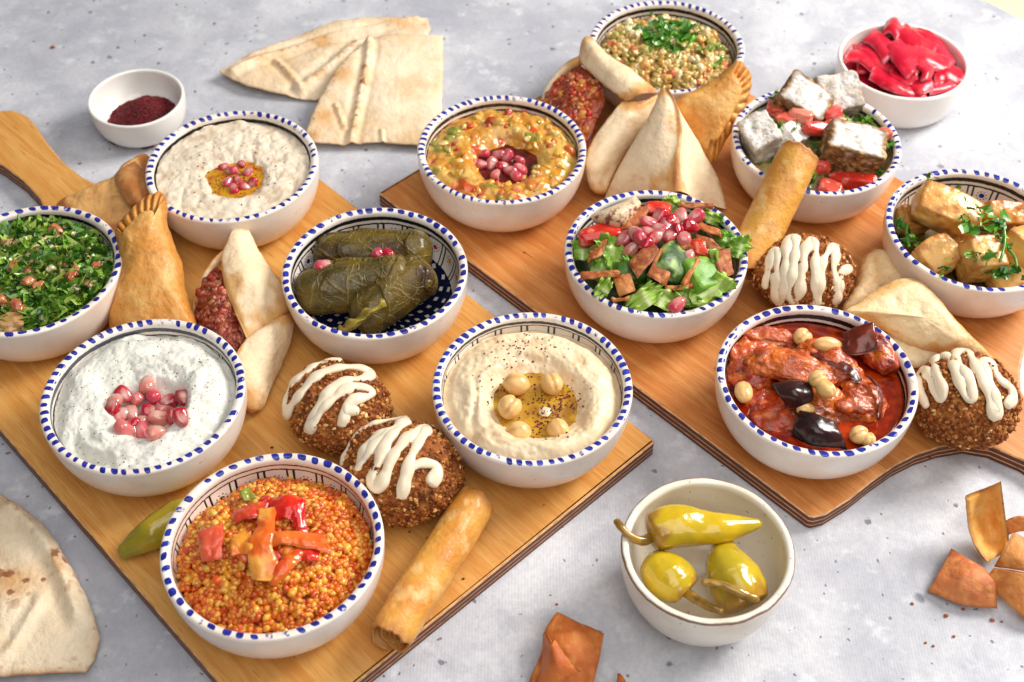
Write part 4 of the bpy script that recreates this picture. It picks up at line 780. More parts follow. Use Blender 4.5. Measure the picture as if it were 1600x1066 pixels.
CR = [((380, 225, .010), (575, 190, .012), (480, 330, .008), (370, 345, .007), 'tall pita crisp standing beside the sumac dusted radish'), ((150, 340, .006), (235, 330, .007), (230, 390, .006), (160, 380, .005), 'small pita crisp lying on the tomato slice'), ((205, 440, .006), (310, 380, .009), (270, 490, .008), (180, 540, .006), 'squarish pita crisp leaning on the green lettuce leaf'), ((140, 595, .004), (385, 585, .009), (370, 620, .008), (140, 640, .004), 'long thin pita crisp near the outer rim of the salad'), ((330, 620, .006), (440, 600, .008), (470, 700, .005), (370, 740, .002), 'curled brown pita crisp beside the long thin one'), ((420, 535, .010), (570, 400, .015), (620, 470, .015), (480, 630, .010), 'central brown pita crisp on top of the salad'), ((535, 610, .012), (620, 440, .016), (700, 540, .014), (650, 675, .009), 'flat speckled pita crisp overlapping the central one'), ((735, 670, .007), (840, 490, .012), (850, 520, .012), (770, 670, .007), 'thin pita crisp standing on edge beside the green pepper'), ((820, 360, .009), (920, 400, .011), (1000, 460, .009), (850, 450, .009), 'golden pita crisp right of the pomegranate seeds'), ((930, 470, .010), (1030, 450, .009), (1050, 600, .005), (975, 640, .005), 'broad pita crisp leaning by the salad rim under the lettuce tip'), ((840, 290, .009), (970, 340, .009), (990, 390, .007), (830, 330, .009), 'dark pita crisp beside the ruffled lettuce'), ((720, 180, .011), (930, 185, .010), (930, 215, .009), (730, 210, .010), 'long pita crisp along the far rim of the salad'), ((640, 680, .005), (820, 660, .006), (800, 690, .004), (650, 705, .003), 'small flat pita crisp under the green pepper'), ((320, 745, .001), (440, 740, .002), (430, 755, .0), (330, 765, -.001), 'thin pita shard at the near rim'), ((690, 450, .010), (790, 420, .012), (800, 445, .011), (700, 480, .009), 'tiny pita crisp tucked beneath the seeds')]
for i, (a, b, c, d, lb) in enumerate(CR):
    crisp('pita_crisp', quad(IQ(*a), IQ(*b), IQ(*c), IQ(*d), .0018), .0022, ['#b86c3c', '#c8844a', '#a8623a'][i % 3], ['#9c5028', '#b05c26', '#8e4826'][i % 3], 500 + i, lb, group='pita crisps in the salad', nu=20, nv=22)
for i, (x, y, s, r, bx, c1, c2, nm, lb, ct, dz) in enumerate([(690, 530, (.020, .012, .008), (.5, .2, 1.2), .45, '#2c4f1c', '#a8c070', 'cucumber_piece', 'dark skinned cucumber piece behind the flat speckled pita crisp', 'cucumber', .004), (855, 620, (.012, .014, .008), (.3, .2, .5), .7, '#6a9a2c', '#7fae3a', 'green_pepper_piece', 'light green pepper chunk beside the standing thin pita crisp', 'pepper', .0), (440, 600, (.012, .009, .007), (.2, .1, .3), .5, '#33561e', '#4a6a24', 'cucumber_piece', 'dark green cucumber bit under the central pita crisp', 'cucumber', .0), (260, 370, (.017, .007, .006), (.2, .0, .3), .5, '#c02a1c', '#d84430', 'tomato_piece', 'red tomato slice near the rim behind the square pita crisp', 'tomato', .002), (600, 225, (.010, .006, .005), (.2, .1, 0), .5, '#c8301e', '#d8503a', 'tomato_piece', 'red tomato piece behind the pomegranate seeds of the salad', 'tomato', .005), (880, 470, (.012, .008, .006), (.2, .3, 0), .5, '#b83a1c', '#cf5a30', 'tomato_piece', 'tomato piece beneath the golden pita crisp', 'tomato', .002)]):
    p = P(*IQ(x, y, .004 + dz)); v, f = ICO[3]; v = v * (1 - bx) + bx * v / np.abs(v).max(1)[:, None] * .85; v = v * (1 + .12 * fbm(v, 1.2, 2, 600 + i))[:, None]; w_ = (v * s) @ euler_m(*r).T
    tag(mk(nm, w_ + p, f, M_TOM if nm == 'tomato_piece' else M_CUC, mixc(lin(c1), lin(c2), sst(-.1, .6, fbm(v, 2, 2, i) + .5 * v[:, 1]))), lb, ct)
G = rowsG([[IQ(200, 265, .007), IQ(300, 215, .012), IQ(400, 175, .012), IQ(470, 140, .011)], [IQ(205, 270, .009), IQ(310, 260, .016), IQ(400, 230, .017), IQ(500, 180, .012)], [IQ(215, 285, .006), IQ(300, 320, .008), IQ(390, 320, .009), IQ(500, 240, .008)]], 30, 40)
V, F, U1, V1, E1 = shell(G, .004, .25); c = mixc(lin('#e3cfae'), lin('#d8b48a'), U1); c = mixc(c, lin('#6a2024'), .9 * sst(-.05, .22, fbm(V, 420, 3, 3)) * sst(.05, .5, U1))
tag(mk('radish_slice', V, F, food('radish', None, .35, .5, sss=.2), c), 'pale wedge dusted with dark red sumac at the far rim of the pita salad', 'radish')
PI_ = [(610, 260), (740, 265), (825, 262), (545, 300), (612, 342), (650, 318), (545, 365), (468, 360), (402, 395), (700, 350), (755, 388), (795, 322), (447, 457), (528, 428), (782, 500), (716, 785), (672, 385), (585, 385), (500, 400), (690, 300)]
for i, (x, y) in enumerate(PI_):
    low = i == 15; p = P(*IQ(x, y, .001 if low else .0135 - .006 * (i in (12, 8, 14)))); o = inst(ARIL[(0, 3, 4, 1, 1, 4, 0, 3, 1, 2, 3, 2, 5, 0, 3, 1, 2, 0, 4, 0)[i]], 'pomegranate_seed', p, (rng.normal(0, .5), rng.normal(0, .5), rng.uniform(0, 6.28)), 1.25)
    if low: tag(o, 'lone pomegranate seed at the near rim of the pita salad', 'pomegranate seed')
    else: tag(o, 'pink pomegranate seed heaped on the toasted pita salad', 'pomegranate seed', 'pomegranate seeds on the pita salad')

# --- crusted cheese cubes (J)
cJ = BW['J']
def zJ(x, y): p = xy0(x, y); r = np.hypot(x - cJ[0], y - cJ[1]); return ZR - .016 + .010 * (1 - (r / .054) ** 2) + .003 * fbm(p, 60, 3, 91)
dip('chopped_salad', 'J', lambda x, y: zJ(x, y), food('salad_mix', '#8c7a4a', .3, var=(('#3f5a22', 150, .45, .6), ('#c25a44', 110, .6, .7))), nr=50, na=120, label='moist chopped herbs and tomato beneath the crusted cheese cubes', cat='salad')
M_CHEESE = food('crusted_cheese', None, .6, .35, sss=.1, bumps=((500, .6, .0014), (1400, .4, .0005)))
def JQ(x, y): return 1120 + x / 3.555, 100 + y / 3.555
def cheese(x, y, z, size, rot, seed, label, crust=(1, 1, 0)):
    v, f = ICO[4]; v = v * .16 + .84 * v / np.abs(v).max(1)[:, None] * .88; nrm = v.copy(); v = v * (1 + .10 * fbm(v, 1.4, 3, seed))[:, None]
    R = euler_m(*rot); w_ = (v * size) @ R.T; w_ = disp(w_, f, .0013, 260, 3, seed)
    m = np.maximum.reduce([sst(.62, .80, np.abs(nrm[:, k])) * crust[k] for k in range(3)]); m = np.clip(m + .10 + .45 * fbm(w_, 150, 3, seed + 2), 0, 1)
    br = mixc(lin('#8a6238'), lin('#5e4020'), sst(-.3, .3, fbm(w_, 420, 2, seed + 4))); br = mixc(br, lin('#c9a468'), .8 * sst(.25, .5, fbm(w_, 520, 1, seed + 6)))
    wh = mixc(lin('#f5f1ea'), lin('#e0dad0'), sst(0, .5, fbm(w_, 360, 3, seed + 5))); wh = mixc(wh, lin('#6e5a44'), .6 * sst(.55, .65, fbm(w_, 600, 1, seed + 8)))
    px, py = JQ(x, y); tag(mk('cheese_cube', inbowl(w_ + P(px, py, z), 'J'), f, M_CHEESE, mixc(wh, br, m)), label, 'cheese', 'crusted white cheese cubes')
cheese(480, 215, ZR + .006, (.021, .015, .014), (.35, .30, -.5), 701, 'brown crusted white cheese cube at the back beside pink tomato')
cheese(665, 175, ZR + .004, (.018, .016, .013), (.6, -.1, .2), 702, 'speckled white cheese cube hanging over the rim toward the pink turnip dish', (.55, .4, .3))
cheese(755, 475, ZR + .004, (.024, .0165, .015), (.15, .14, -.22), 703, 'largest crusted cheese cube with snowy top above a red tomato slice')
cheese(240, 410, ZR - .001, (.013, .016, .014), (.2, -.3, .35), 704, 'greyish white cheese cube beside the spring roll end', (.2, .3, .1))
cheese(420, 400, ZR - .002, (.012, .010, .009), (.4, .2, .8), 705, 'crumbly small cheese piece tucked under the spring roll', (0, .2, 0))
for i, (x, y, s, z, c1, lb) in enumerate([(385, 310, (.009, .007, .005), .004, '#d8604c', 'pink tomato wedge between the left and back cheese cubes'), (470, 285, (.010, .0065, .005), .008, '#e28a74', 'pale tomato piece against the back cheese cube'), (640, 275, (.008, .009, .005), .006, '#e0564e', 'tomato piece beneath the speckled cheese cube'), (555, 362, (.012, .005, .005), .004, '#d9483e', 'thin tomato strip in front of the back cheese cube'), (655, 330, (.009, .006, .005), .004, '#e4685a', 'tomato chunk behind the largest cheese cube'), (760, 655, (.019, .006, .006), -.007, '#cc3426', 'long red tomato slice under the largest cheese cube'), (630, 690, (.009, .007, .005), -.009, '#dc5a48', 'tomato wedge at the near rim beside the spring roll'), (575, 575, (.007, .005, .006), -.004, '#d85040', 'small tomato bit beside the spring roll middle'), (925, 395, (.006, .006, .005), -.002, '#d9705c', 'tomato dice at the outer rim by the cheese'), (330, 250, (.008, .010, .004), .002, '#c8503e', 'tomato slice standing behind the left cheese cube')]):
    tag(chunk('tomato_piece', *JQ(x, y), ZR + z, s, M_TOM, c1, 720 + i, .5, 0, amp=.25, rot=(rng.normal(0, .3), rng.normal(0, .3), rng.uniform(-.6, .6))), lb, 'tomato')
def herbs(name, pts, spread, n, label, tpl=None, size=(.005, .009), z=0., Q=JQ, pal=PAR):
    pp = np.concatenate([P(*Q(x, y), ZR + z + dz) + rng.normal(size=(n, 3)) * [spread, spread, .0012] for x, y, dz in pts])
    return tag(greens(name, pp, size, tpl or (TIP + SLIV), pal, None, .8), label, 'herbs', None, 'stuff')
herbs('chopped_parsley', [(340, 180, .001), (340, 320, .004), (410, 365, .004), (690, 285, .006), (620, 190, .008), (820, 320, -.002), (920, 450, -.002), (880, 610, -.006), (600, 620, -.008), (510, 660, -.010), (540, 600, -.006), (245, 300, .002)], .0035, 9, 'chopped parsley scattered between the crusted cheese cubes')

# --- fried potatoes (K)
cK = BW['K']
def zK(x, y): p = xy0(x, y); return ZR - .024 + .002 * fbm(p, 50, 2, 95)
dip('potato_dressing', 'K', zK, food('herb_oil', '#5a4a1c', .2, coat=.5), nr=30, na=90, r=.045, label='oily brown dressing low in the fried potato bowl', cat='dressing')
M_POT = food('fried_potato', None, .30, .5, sss=.25, sr=(.004, .002, .001), coat=.25, bumps=((300, .5, .0012), (90, .3, .002)))
def KQ(x, y): return 1360 + x / 3.808, 240 + y / 3.808
for i, (x, y, z, s, r, lb) in enumerate([(455, 345, .002, (.026, .015, .013), (.25, .2, -.38), 'largest golden potato chunk resting on the others'), (395, 615, -.010, (.0155, .014, .011), (.3, -.2, .5), 'square potato chunk with browned sides at the near left rim'), (650, 630, -.004, (.014, .014, .018), (.35, .05, .15), 'upright pale gold potato chunk dotted with herbs'), (830, 765, -.016, (.016, .010, .009), (.2, -.3, .3), 'low potato wedge at the near rim beneath coriander'), (770, 375, -.003, (.016, .010, .012), (.5, .2, .1), 'reddish brown potato chunk at the back under the coriander'), (930, 570, -.004, (.016, .016, .013), (.1, .3, .6), 'smooth yellow potato chunk beside the coriander stem'), (560, 560, -.016, (.013, .012, .010), (.3, .3, .2), 'shaded potato chunk wedged between the square and upright ones'), (250, 400, -.016, (.013, .010, .009), (.3, .3, .2), 'small potato chunk low against the outer bowl wall')]):
    v, f = ICO[4]; v = v * .35 + .65 * v / np.abs(v).max(1)[:, None] * .86; n0 = v.copy(); v = v * (1 + .07 * fbm(v, 1.3, 2, 800 + i))[:, None]; w_ = disp((v * s) @ euler_m(*r).T, f, .0006, 300, 2, i)
    ed = sst(1.02, 1.22, np.linalg.norm(n0, axis=1)); c = mixc(lin('#e2b060'), lin('#d69a48'), sst(-.2, .5, fbm(w_, 90, 3, 810 + i))); c = mixc(c, lin('#ac6420'), .85 * np.clip(ed * .75 + sst(.1, .6, fbm(w_, 120, 3, 830 + i)), 0, 1)); c = c * (.85, .7, .6) if i == 4 else c
    px, py = KQ(x, y); tag(mk('potato_chunk', inbowl(w_ + P(px, py, ZR + z), 'K'), f, M_POT, c), lb, 'potato', 'fried potato chunks')
herbs('chopped_coriander', [(590, 380, .016), (540, 420, .016), (640, 330, .014), (720, 420, .012), (770, 400, .012), (740, 470, .012), (480, 220, .012), (560, 260, .012), (380, 160, .008), (180, 440, -.008), (225, 490, -.008), (800, 690, .002), (750, 720, .0), (870, 690, .0), (620, 590, .013), (690, 610, .013), (790, 540, .010), (440, 680, .002), (250, 520, -.012)], .0030, 6, 'chopped coriander strewn over the fried potato chunks', FLAKE + SLIV + TIP[:2], (.0035, .0075), 0, KQ)
for i, pth in enumerate([[(795, 440, .014), (800, 520, .012), (785, 600, .012), (770, 640, .010)], [(820, 560, .010), (860, 620, .006), (870, 670, .004)], [(220, 420, -.006), (215, 480, -.008), (230, 550, -.010)]]):
    V, F = tube(evenly([P(*KQ(a, b), ZR + c) for a, b, c in pth], 24), .0010, 8); tag(mk('coriander_stem', V, F, M_LEAF, lin('#5a8c2c')), ['long green coriander stem hanging over the upright potato chunk', 'dark coriander stem bent over the yellow potato', 'green stem standing against the outer wall of the potato bowl'][i], 'herb stem')

# --- eggplant stew (L)
cL = BW['L']; ZL = ZR - .0100
M_SAUCE = food('red_oil_sauce', '#7c1a04', .06, .5, sss=.2, sr=(.003, .0006, .0003), coat=.7, var=(('#b43a06', 60, .45, .65), ('#3a0c06', 110, .55, .75)), bumps=((70, .12, .002),))
dip('stew_sauce', 'L', lambda x, y: ZL + .0008 * fbm(xy0(x, y), 50, 2, 5), M_SAUCE, nr=40, na=140, r=.0535, label='dark red oily sauce of the eggplant stew', cat='sauce')
def LQ(x, y): return 1100 + x / 3.44, 450 + y / 3.44
M_STEW = food('stewed_eggplant', None, .24, .5, sss=.25, sr=(.003, .001, .0005), coat=.4, bumps=((130, .6, .0030), (420, .7, .0016), (1000, .4, .0005)), roughvar=(160, .12, .42))
for i, (x, y, z, s, r, c1, c2, lb) in enumerate([(230, 330, -.006, (.013, .018, .008), (0, .1, .3), '#c04a10', '#962808', 'stringy red eggplant piece at the outer back of the stew'), (360, 280, -.005, (.018, .008, .007), (0, .1, -.2), '#b4481a', '#d07a34', 'orange brown eggplant strip at the back of the stew'), (260, 470, -.006, (.015, .013, .009), (.1, .1, .4), '#b03a0c', '#842208', 'dark red eggplant lump beside the oval bean'), (470, 430, .002, (.024, .012, .009), (.2, .1, -.15), '#d0661a', '#b0440c', 'large orange eggplant chunk in the middle of the stew'), (700, 420, -.001, (.021, .012, .009), (.2, .2, -.55), '#c45412', '#a0340a', 'slanting eggplant slice with dark skin edge in the stew'), (660, 620, -.004, (.013, .012, .009), (.2, .1, .2), '#cc6a1e', '#b0480f', 'orange eggplant chunk between the two black skinned pieces'), (850, 610, -.004, (.016, .015, .009), (.1, .2, .3), '#b8521a', '#983408', 'juicy eggplant chunk beside the pool of red oil'), (420, 720, -.009, (.016, .017, .009), (.2, .0, .1), '#a8340c', '#c04a14', 'dark red eggplant lump at the near side of the stew'), (600, 690, -.006, (.017, .008, .009), (.1, .0, .0), '#a8501c', '#8a3a14', 'brown eggplant rim above the large black skin'), (290, 620, -.010, (.012, .014, .007), (.1, 0, .2), '#98280a', '#b03c0e', 'sunken red eggplant piece in the sauce'), (930, 330, .000, (.011, .018, .010), (.2, .1, .5), '#b03a12', '#84220a', 'reddish eggplant shred climbing the rim by the fatayer')]):
    v, f = ICO[4]; v = v * (1 + .34 * fbm(v, 1.3, 3, 900 + i))[:, None]; w_ = disp((v * np.array(s) * [1.15, 1.0, .8]) @ euler_m(*r).T, f, .0024, 150, 4, 910 + i); c = mixc(lin(c1), lin(c2), sst(-.25, .35, fbm(w_, 110, 4, 920 + i))); c = mixc(c, lin('#d8741c'), .7 * sst(.0, .5, fbm(w_ * [1, 3, 1], 90, 3, 930 + i))); c = mixc(c, lin('#4e1206'), .6 * sst(.2, .5, fbm(w_, 210, 3, 940 + i)))
    px, py = LQ(x, y); tag(mk('eggplant_piece', inbowl(w_ + P(px, py, ZL + .0055 + z), 'L'), f, M_STEW, c), lb, 'eggplant', 'eggplant pieces in the stew')
M_SKIN = food('eggplant_skin', None, .24, .5, coat=.2, var=(('#3e1e16', 120, .45, .75),), bumps=((140, .35, .0015),))
def LZ(x, y, z): return (*LQ(x, y), ZL + z)
for rows, lb in [([[LZ(365, 510, .012), LZ(470, 495, .017), LZ(575, 515, .016)], [LZ(400, 580, .014), LZ(490, 565, .019), LZ(590, 570, .015)], [LZ(450, 640, .007), LZ(520, 645, .011), LZ(585, 605, .011)]], 'glossy black eggplant skin piece beside the joined chickpeas'),
                 ([[LZ(510, 660, .011), LZ(600, 670, .015), LZ(700, 720, .013)], [LZ(480, 740, .010), LZ(600, 760, .016), LZ(740, 800, .011)], [LZ(465, 800, .003), LZ(590, 850, .007), LZ(770, 870, .004)]], 'big black purple eggplant skin at the near rim of the stew'),
                 ([[LZ(740, 250, .013), LZ(820, 210, .018), LZ(915, 182, .022)], [LZ(760, 290, .014), LZ(850, 270, .018), LZ(925, 240, .020)], [LZ(720, 350, .010), LZ(830, 360, .012), LZ(940, 330, .014)]], 'curled brown eggplant skin poking above the rim beside the fatayer'),
                 ([[LZ(470, 315, .0085), LZ(640, 345, .0120), LZ(795, 425, .0105), LZ(852, 500, .007)], [LZ(480, 350, .009), LZ(632, 385, .0125), LZ(770, 460, .011), LZ(830, 515, .008)]], 'long dark edge of skin along the slanting eggplant slice'),
                 ([[LZ(875, 470, .010), LZ(935, 560, .011), LZ(935, 700, .006)], [LZ(890, 470, .010), LZ(955, 560, .009), LZ(950, 705, .004)]], 'thin curved skin strip at the edge of the red oil pool')]:
    strip('eggplant_skin', rows, .0022 if len(rows) > 2 else .0011, M_SKIN, two('#241012', '#3a1c1a', 80, len(rows)) if 'brown' not in lb and len(rows) > 2 else two('#5a1e10', '#7a2c14', 120, 2), 24, 36, .0010, 3, lb, 'eggplant', 'eggplant skins in the stew', .12)
for i, (x, y, z, s, k, lb) in enumerate([(213, 560, .005, (1.15, .85, .8), 1, 'large oval pale bean at the outer rim of the stew'), (612, 490, .019, (.85, .8, .8), 0, 'upper lobe of the joined chickpeas on top of the stew'), (655, 545, .018, (.9, .85, .8), 2, 'lower chickpea joined to another on top of the stew'), (665, 305, .012, (1.25, .75, .7), 1, 'smooth cream chickpea at the back of the stew'), (530, 265, .008, (.9, .9, .8), 0, 'orange tinted chickpea at the back beside the smooth one'), (835, 790, .005, (.9, .85, .8), 2, 'wrinkled chickpea at the near rim by the red oil'), (880, 815, .004, (.7, .7, .7), 0, 'smaller wrinkled chickpea touching another by the red oil'), (545, 652, .009, (.8, .6, .6), 1, 'chickpea half hidden between the two black skins')]):
    o = inst(CHICK[k], 'chickpea', P(*LQ(x, y), ZL + z), (.3, .2, (1.5, .5, 2.2, .1, .8, .4, 1.7, .3)[i]), s); tag(o, lb, 'chickpea', 'chickpeas in the stew')

# --- sumac
zs0 = .0045; sx, sy = ctr(228, 178, .012)
def zSum(x, y): p = xy0(x, y); d = np.hypot((x - sx), (y - sy) * 1.0); return .0035 + .0200 * np.exp(-(d / .0235) ** 2) + .0008 * fbm(p, 300, 3, 3) + .002 * fbm(p, 90, 2, 4)
cN = (-.2898, .2736); n = 5200; a = rng.uniform(0, 6.28, n); r = .030 * np.sqrt(rng.uniform(0, 1, n)); x, y = cN[0] + r * np.cos(a), cN[1] + r * np.sin(a); zz = zSum(x, y); k = zz > .0062; x, y, zz = x[k], y[k], zz[k]; n = len(x)
rh = np.linspace(0, 1, 40); th = np.linspace(0, 6.2832, 90, endpoint=False); gx = cN[0] + .0305 * rh[:, None] * np.cos(th); gy = cN[1] + .0305 * rh[:, None] * np.sin(th); gz = zSum(gx, gy); gz = np.where(gz < .006, .0034, gz)
so = mk('ground_sumac', np.stack([gx, gy, gz], -1), gridF(40, 90, cv=True), food('sumac', '#4a0f16', .7, bumps=((800, .8, .001),))); tag(so, 'heap of dark red ground sumac in the small white dish', 'spice')
V, F, C = scatter([(ICO[0][0] * [1, .7, .5], ICO[0][1])], np.stack([x, y, zz + .0001], -1), rmat(n), rng.uniform(.0004, .0010, n), np.array([lin(c) for c in ('#5c1018', '#7a1a22', '#3e0c12', '#94262c')])[rng.integers(0, 4, n)])
tag(mk('sumac_flakes', V, F, M_FLECK, C, parent=so, smooth=False), kind='stuff')

# --- pickled turnip
M_TURN = food('pickled_turnip', None, .28, .5, sss=.6, sr=(.006, .001, .0015), coat=.08, var=(('#f0707c', 140, .62, .85),), bumps=((120, .2, .001),))
def TQ(x, y, z): return 1290 + x / 5.16, 10 + y / 5.16, .034 + z
cO = (.3077, .3172); th = np.linspace(0, 6.2832, 80, endpoint=False); G = np.stack([np.stack([cO[0] + .0475 * q * np.cos(th), cO[1] + .0475 * q * np.sin(th), np.full(80, .024)], -1) for q in np.linspace(.01, 1, 10)])
tag(mk('pink_brine', G, gridF(10, 80, cv=True), food('brine', '#b8102c', .1, coat=.5, sss=.2, bumps=((60, .3, .003),))), 'dark pink pickling brine between the turnip sticks', 'brine')
TP = [((165, 410, .003), (290, 420, .003), (400, 520, .0), 60), ((270, 330, -.004), (380, 400, .001), (520, 520, .001), 110), ((340, 240, .0), (430, 290, .004), (520, 420, .006), 90), ((365, 540, .003), (560, 640, .004), (820, 720, -.002), 80), ((470, 200, .002), (540, 160, .007), (590, 240, .005), 80), ((540, 290, .006), (620, 420, .010), (720, 560, .008), 110), ((590, 200, .004), (720, 300, .007), (860, 400, .002), 100), ((620, 350, .008), (800, 420, .008), (1000, 510, .001), 90), ((700, 210, .002), (850, 280, .001), (1010, 500, -.004), 80), ((520, 560, .004), (640, 590, .005), (740, 520, .010), 80), ((680, 640, .002), (760, 650, .004), (860, 600, .003), 90), ((750, 470, .010), (820, 520, .010), (800, 600, .008), 50), ((870, 580, .001), (980, 540, .002), (1110, 600, -.002), 90), ((830, 680, .0), (960, 650, -.001), (1080, 620, -.004), 60), ((290, 300, -.006), (330, 420, -.004), (330, 540, -.006), 110), ((430, 450, -.002), (560, 480, .002), (650, 420, .004), 120), ((850, 420, .0), (930, 480, .0), (1010, 560, -.003), 70)]
for i, (a, b, c, wd) in enumerate(TP):
    a, b, c = map(np.array, (a, b, c)); dv = (c - a)[:2]; pn = np.array([-dv[1], dv[0]]) / np.hypot(*dv) * wd / 2; up = np.r_[pn, 0]
    up = up * 1.5; rw = [[TQ(*(q - up + [0, 0, -.0035])) for q in (a, b, c)], [TQ(*(q + [0, 0, .001])) for q in (a, b, c)], [TQ(*(q + up + [0, 0, -.001])) for q in (a, b, c)]]
    strip('turnip_stick', rw, .0042, M_TURN, (lambda u, v, V, e, i=i: mixc(two(['#c8102e', '#d81c38', '#dc2c44'][i % 3], ['#dc2038', '#e43c4c', '#c01030'][i % 3], 60, i)(u, v, V, e), lin('#f29aa0'), .7 * (1 - sst(.0, .10, e)) * sst(-.3, .3, fbm(V, 120, 2, i)))), 20, 34, .0010, i, 'bright pink pickled turnip stick heaped in the white dish', 'pickled turnip', 'pickled turnip sticks', .07)

# --- pickled peppers
M_PICK = food('pickled_pepper', None, .16, .5, sss=.35, sr=(.004, .003, .0006), coat=.5, bumps=((60, .25, .003), (300, .08, .0006)))
def pepper(path, rad, stem, seed, label, cal=.12, c1='#cfae20', c2='#b8a024', calm='#a87a2c', lob=.08, name='pickled_pepper'):
    n = 110; na = 72; pts = np.array([P(*p) for p in path]); C_ = evenly(pts, n); u = np.linspace(0, 1, n); R = np.interp(u, np.linspace(0, 1, len(rad)), rad)
    R = np.convolve(np.pad(R, 6, 'edge'), np.ones(13) / 13, 'valid'); R = R * np.sqrt(np.clip(1 - (1 - np.clip(u / .06, 0, 1)) ** 2, 0, 1)) * np.sqrt(np.clip(1 - (1 - np.clip((1 - u) / .05, 0, 1)) ** 2, 0.0004, 1))
    T = np.gradient(C_, axis=0); T /= np.linalg.norm(T, axis=1)[:, None]; A = np.cross(T, [0, 0, 1.]); A /= np.linalg.norm(A, axis=1)[:, None]; B = np.cross(A, T); th = np.linspace(0, 6.2832, na, endpoint=False)
    rr = R[:, None] * (1 + lob * np.cos(3 * th + seed)[None] * (1 - u[:, None]) + .06 * fbm(np.stack([u[:, None] * 4 + 0 * th, np.cos(th) + 0 * u[:, None], np.sin(th) + 0 * u[:, None]], -1), 1.2, 3, seed))
    calw = (1 - sst(cal * .5, cal * 1.3, u[:, None] + .05 * np.sin(5 * th)[None])); rr = rr + .0007 * calw * np.abs(np.sin(5 * th))[None] * (R > .002)[:, None]
    G = C_[:, None] + rr[..., None] * (np.cos(th)[None, :, None] * A[:, None] + np.sin(th)[None, :, None] * B[:, None])
    c = mixc(lin(c1), lin(c2), sst(-.3, .4, fbm(G, 60, 3, seed))); c = mixc(c, lin(calm), calw * .85)
    FG = gridF(n, na, cv=True); G = disp(disp(G.reshape(-1, 3), FG, .0012, 42, 2, seed), FG, .00015, 260, 2, seed); o = mk(name, G, FG, M_PICK, c); tag(o, label, 'pepper')
    if stem:
        sp_ = evenly([P(*p) for p in stem], 30); V, F = tube(sp_, np.linspace(.0030, .0020, 30), 12); V = disp(V, F, .0004, 300, 2, seed); mk('stem', V, F, M_PICK, mixc(lin('#a8822c'), lin('#7c5c20'), sst(-.2, .4, fbm(V, 150, 2, 3))), parent=o)
    return o
pepper([(1014, 838, .046), (1050, 826, .047), (1085, 826, .047), (1130, 824, .047), (1192, 818, .046)], [.009, .0118, .0122, .0112, .0090, .0082, .0066, .0046, .0022], [(1018, 840, .046), (1003, 845, .049), (985, 838, .053), (972, 826, .055), (964, 816, .055)], 11, 'long yellow pickled pepper with bent stem lying on top across the bowl')
pepper([(1075, 928, .034), (1052, 908, .036), (1034, 893, .036), (1018, 880, .034)], [.0085, .0125, .0138, .0125, .0090], [(1072, 926, .038), (1090, 938, .043), (1110, 949, .046), (1125, 954, .047)], 12, 'round yellow pickled pepper whose straight stem points toward the bowl centre')
pepper([(1168, 950, .034), (1155, 922, .037), (1140, 892, .038), (1133, 866, .036), (1132, 850, .034)], [.0115, .0148, .0150, .0130, .0090, .0060], [(1178, 936, .050), (1155, 926, .054), (1125, 914, .055), (1100, 910, .055)], 13, 'broad yellow pickled pepper with wrinkled brown top and folded over stem', .22)
pepper([(310, 800, .0225), (270, 815, .0225), (230, 838, .0215), (186, 866, .0165)], [.010, .0115, .0110, .0095, .0065, .0035], None, 14, 'yellow green pickled pepper tip sticking out from behind the bulgur bowl', 0.01, '#a8901c', '#8f8420')

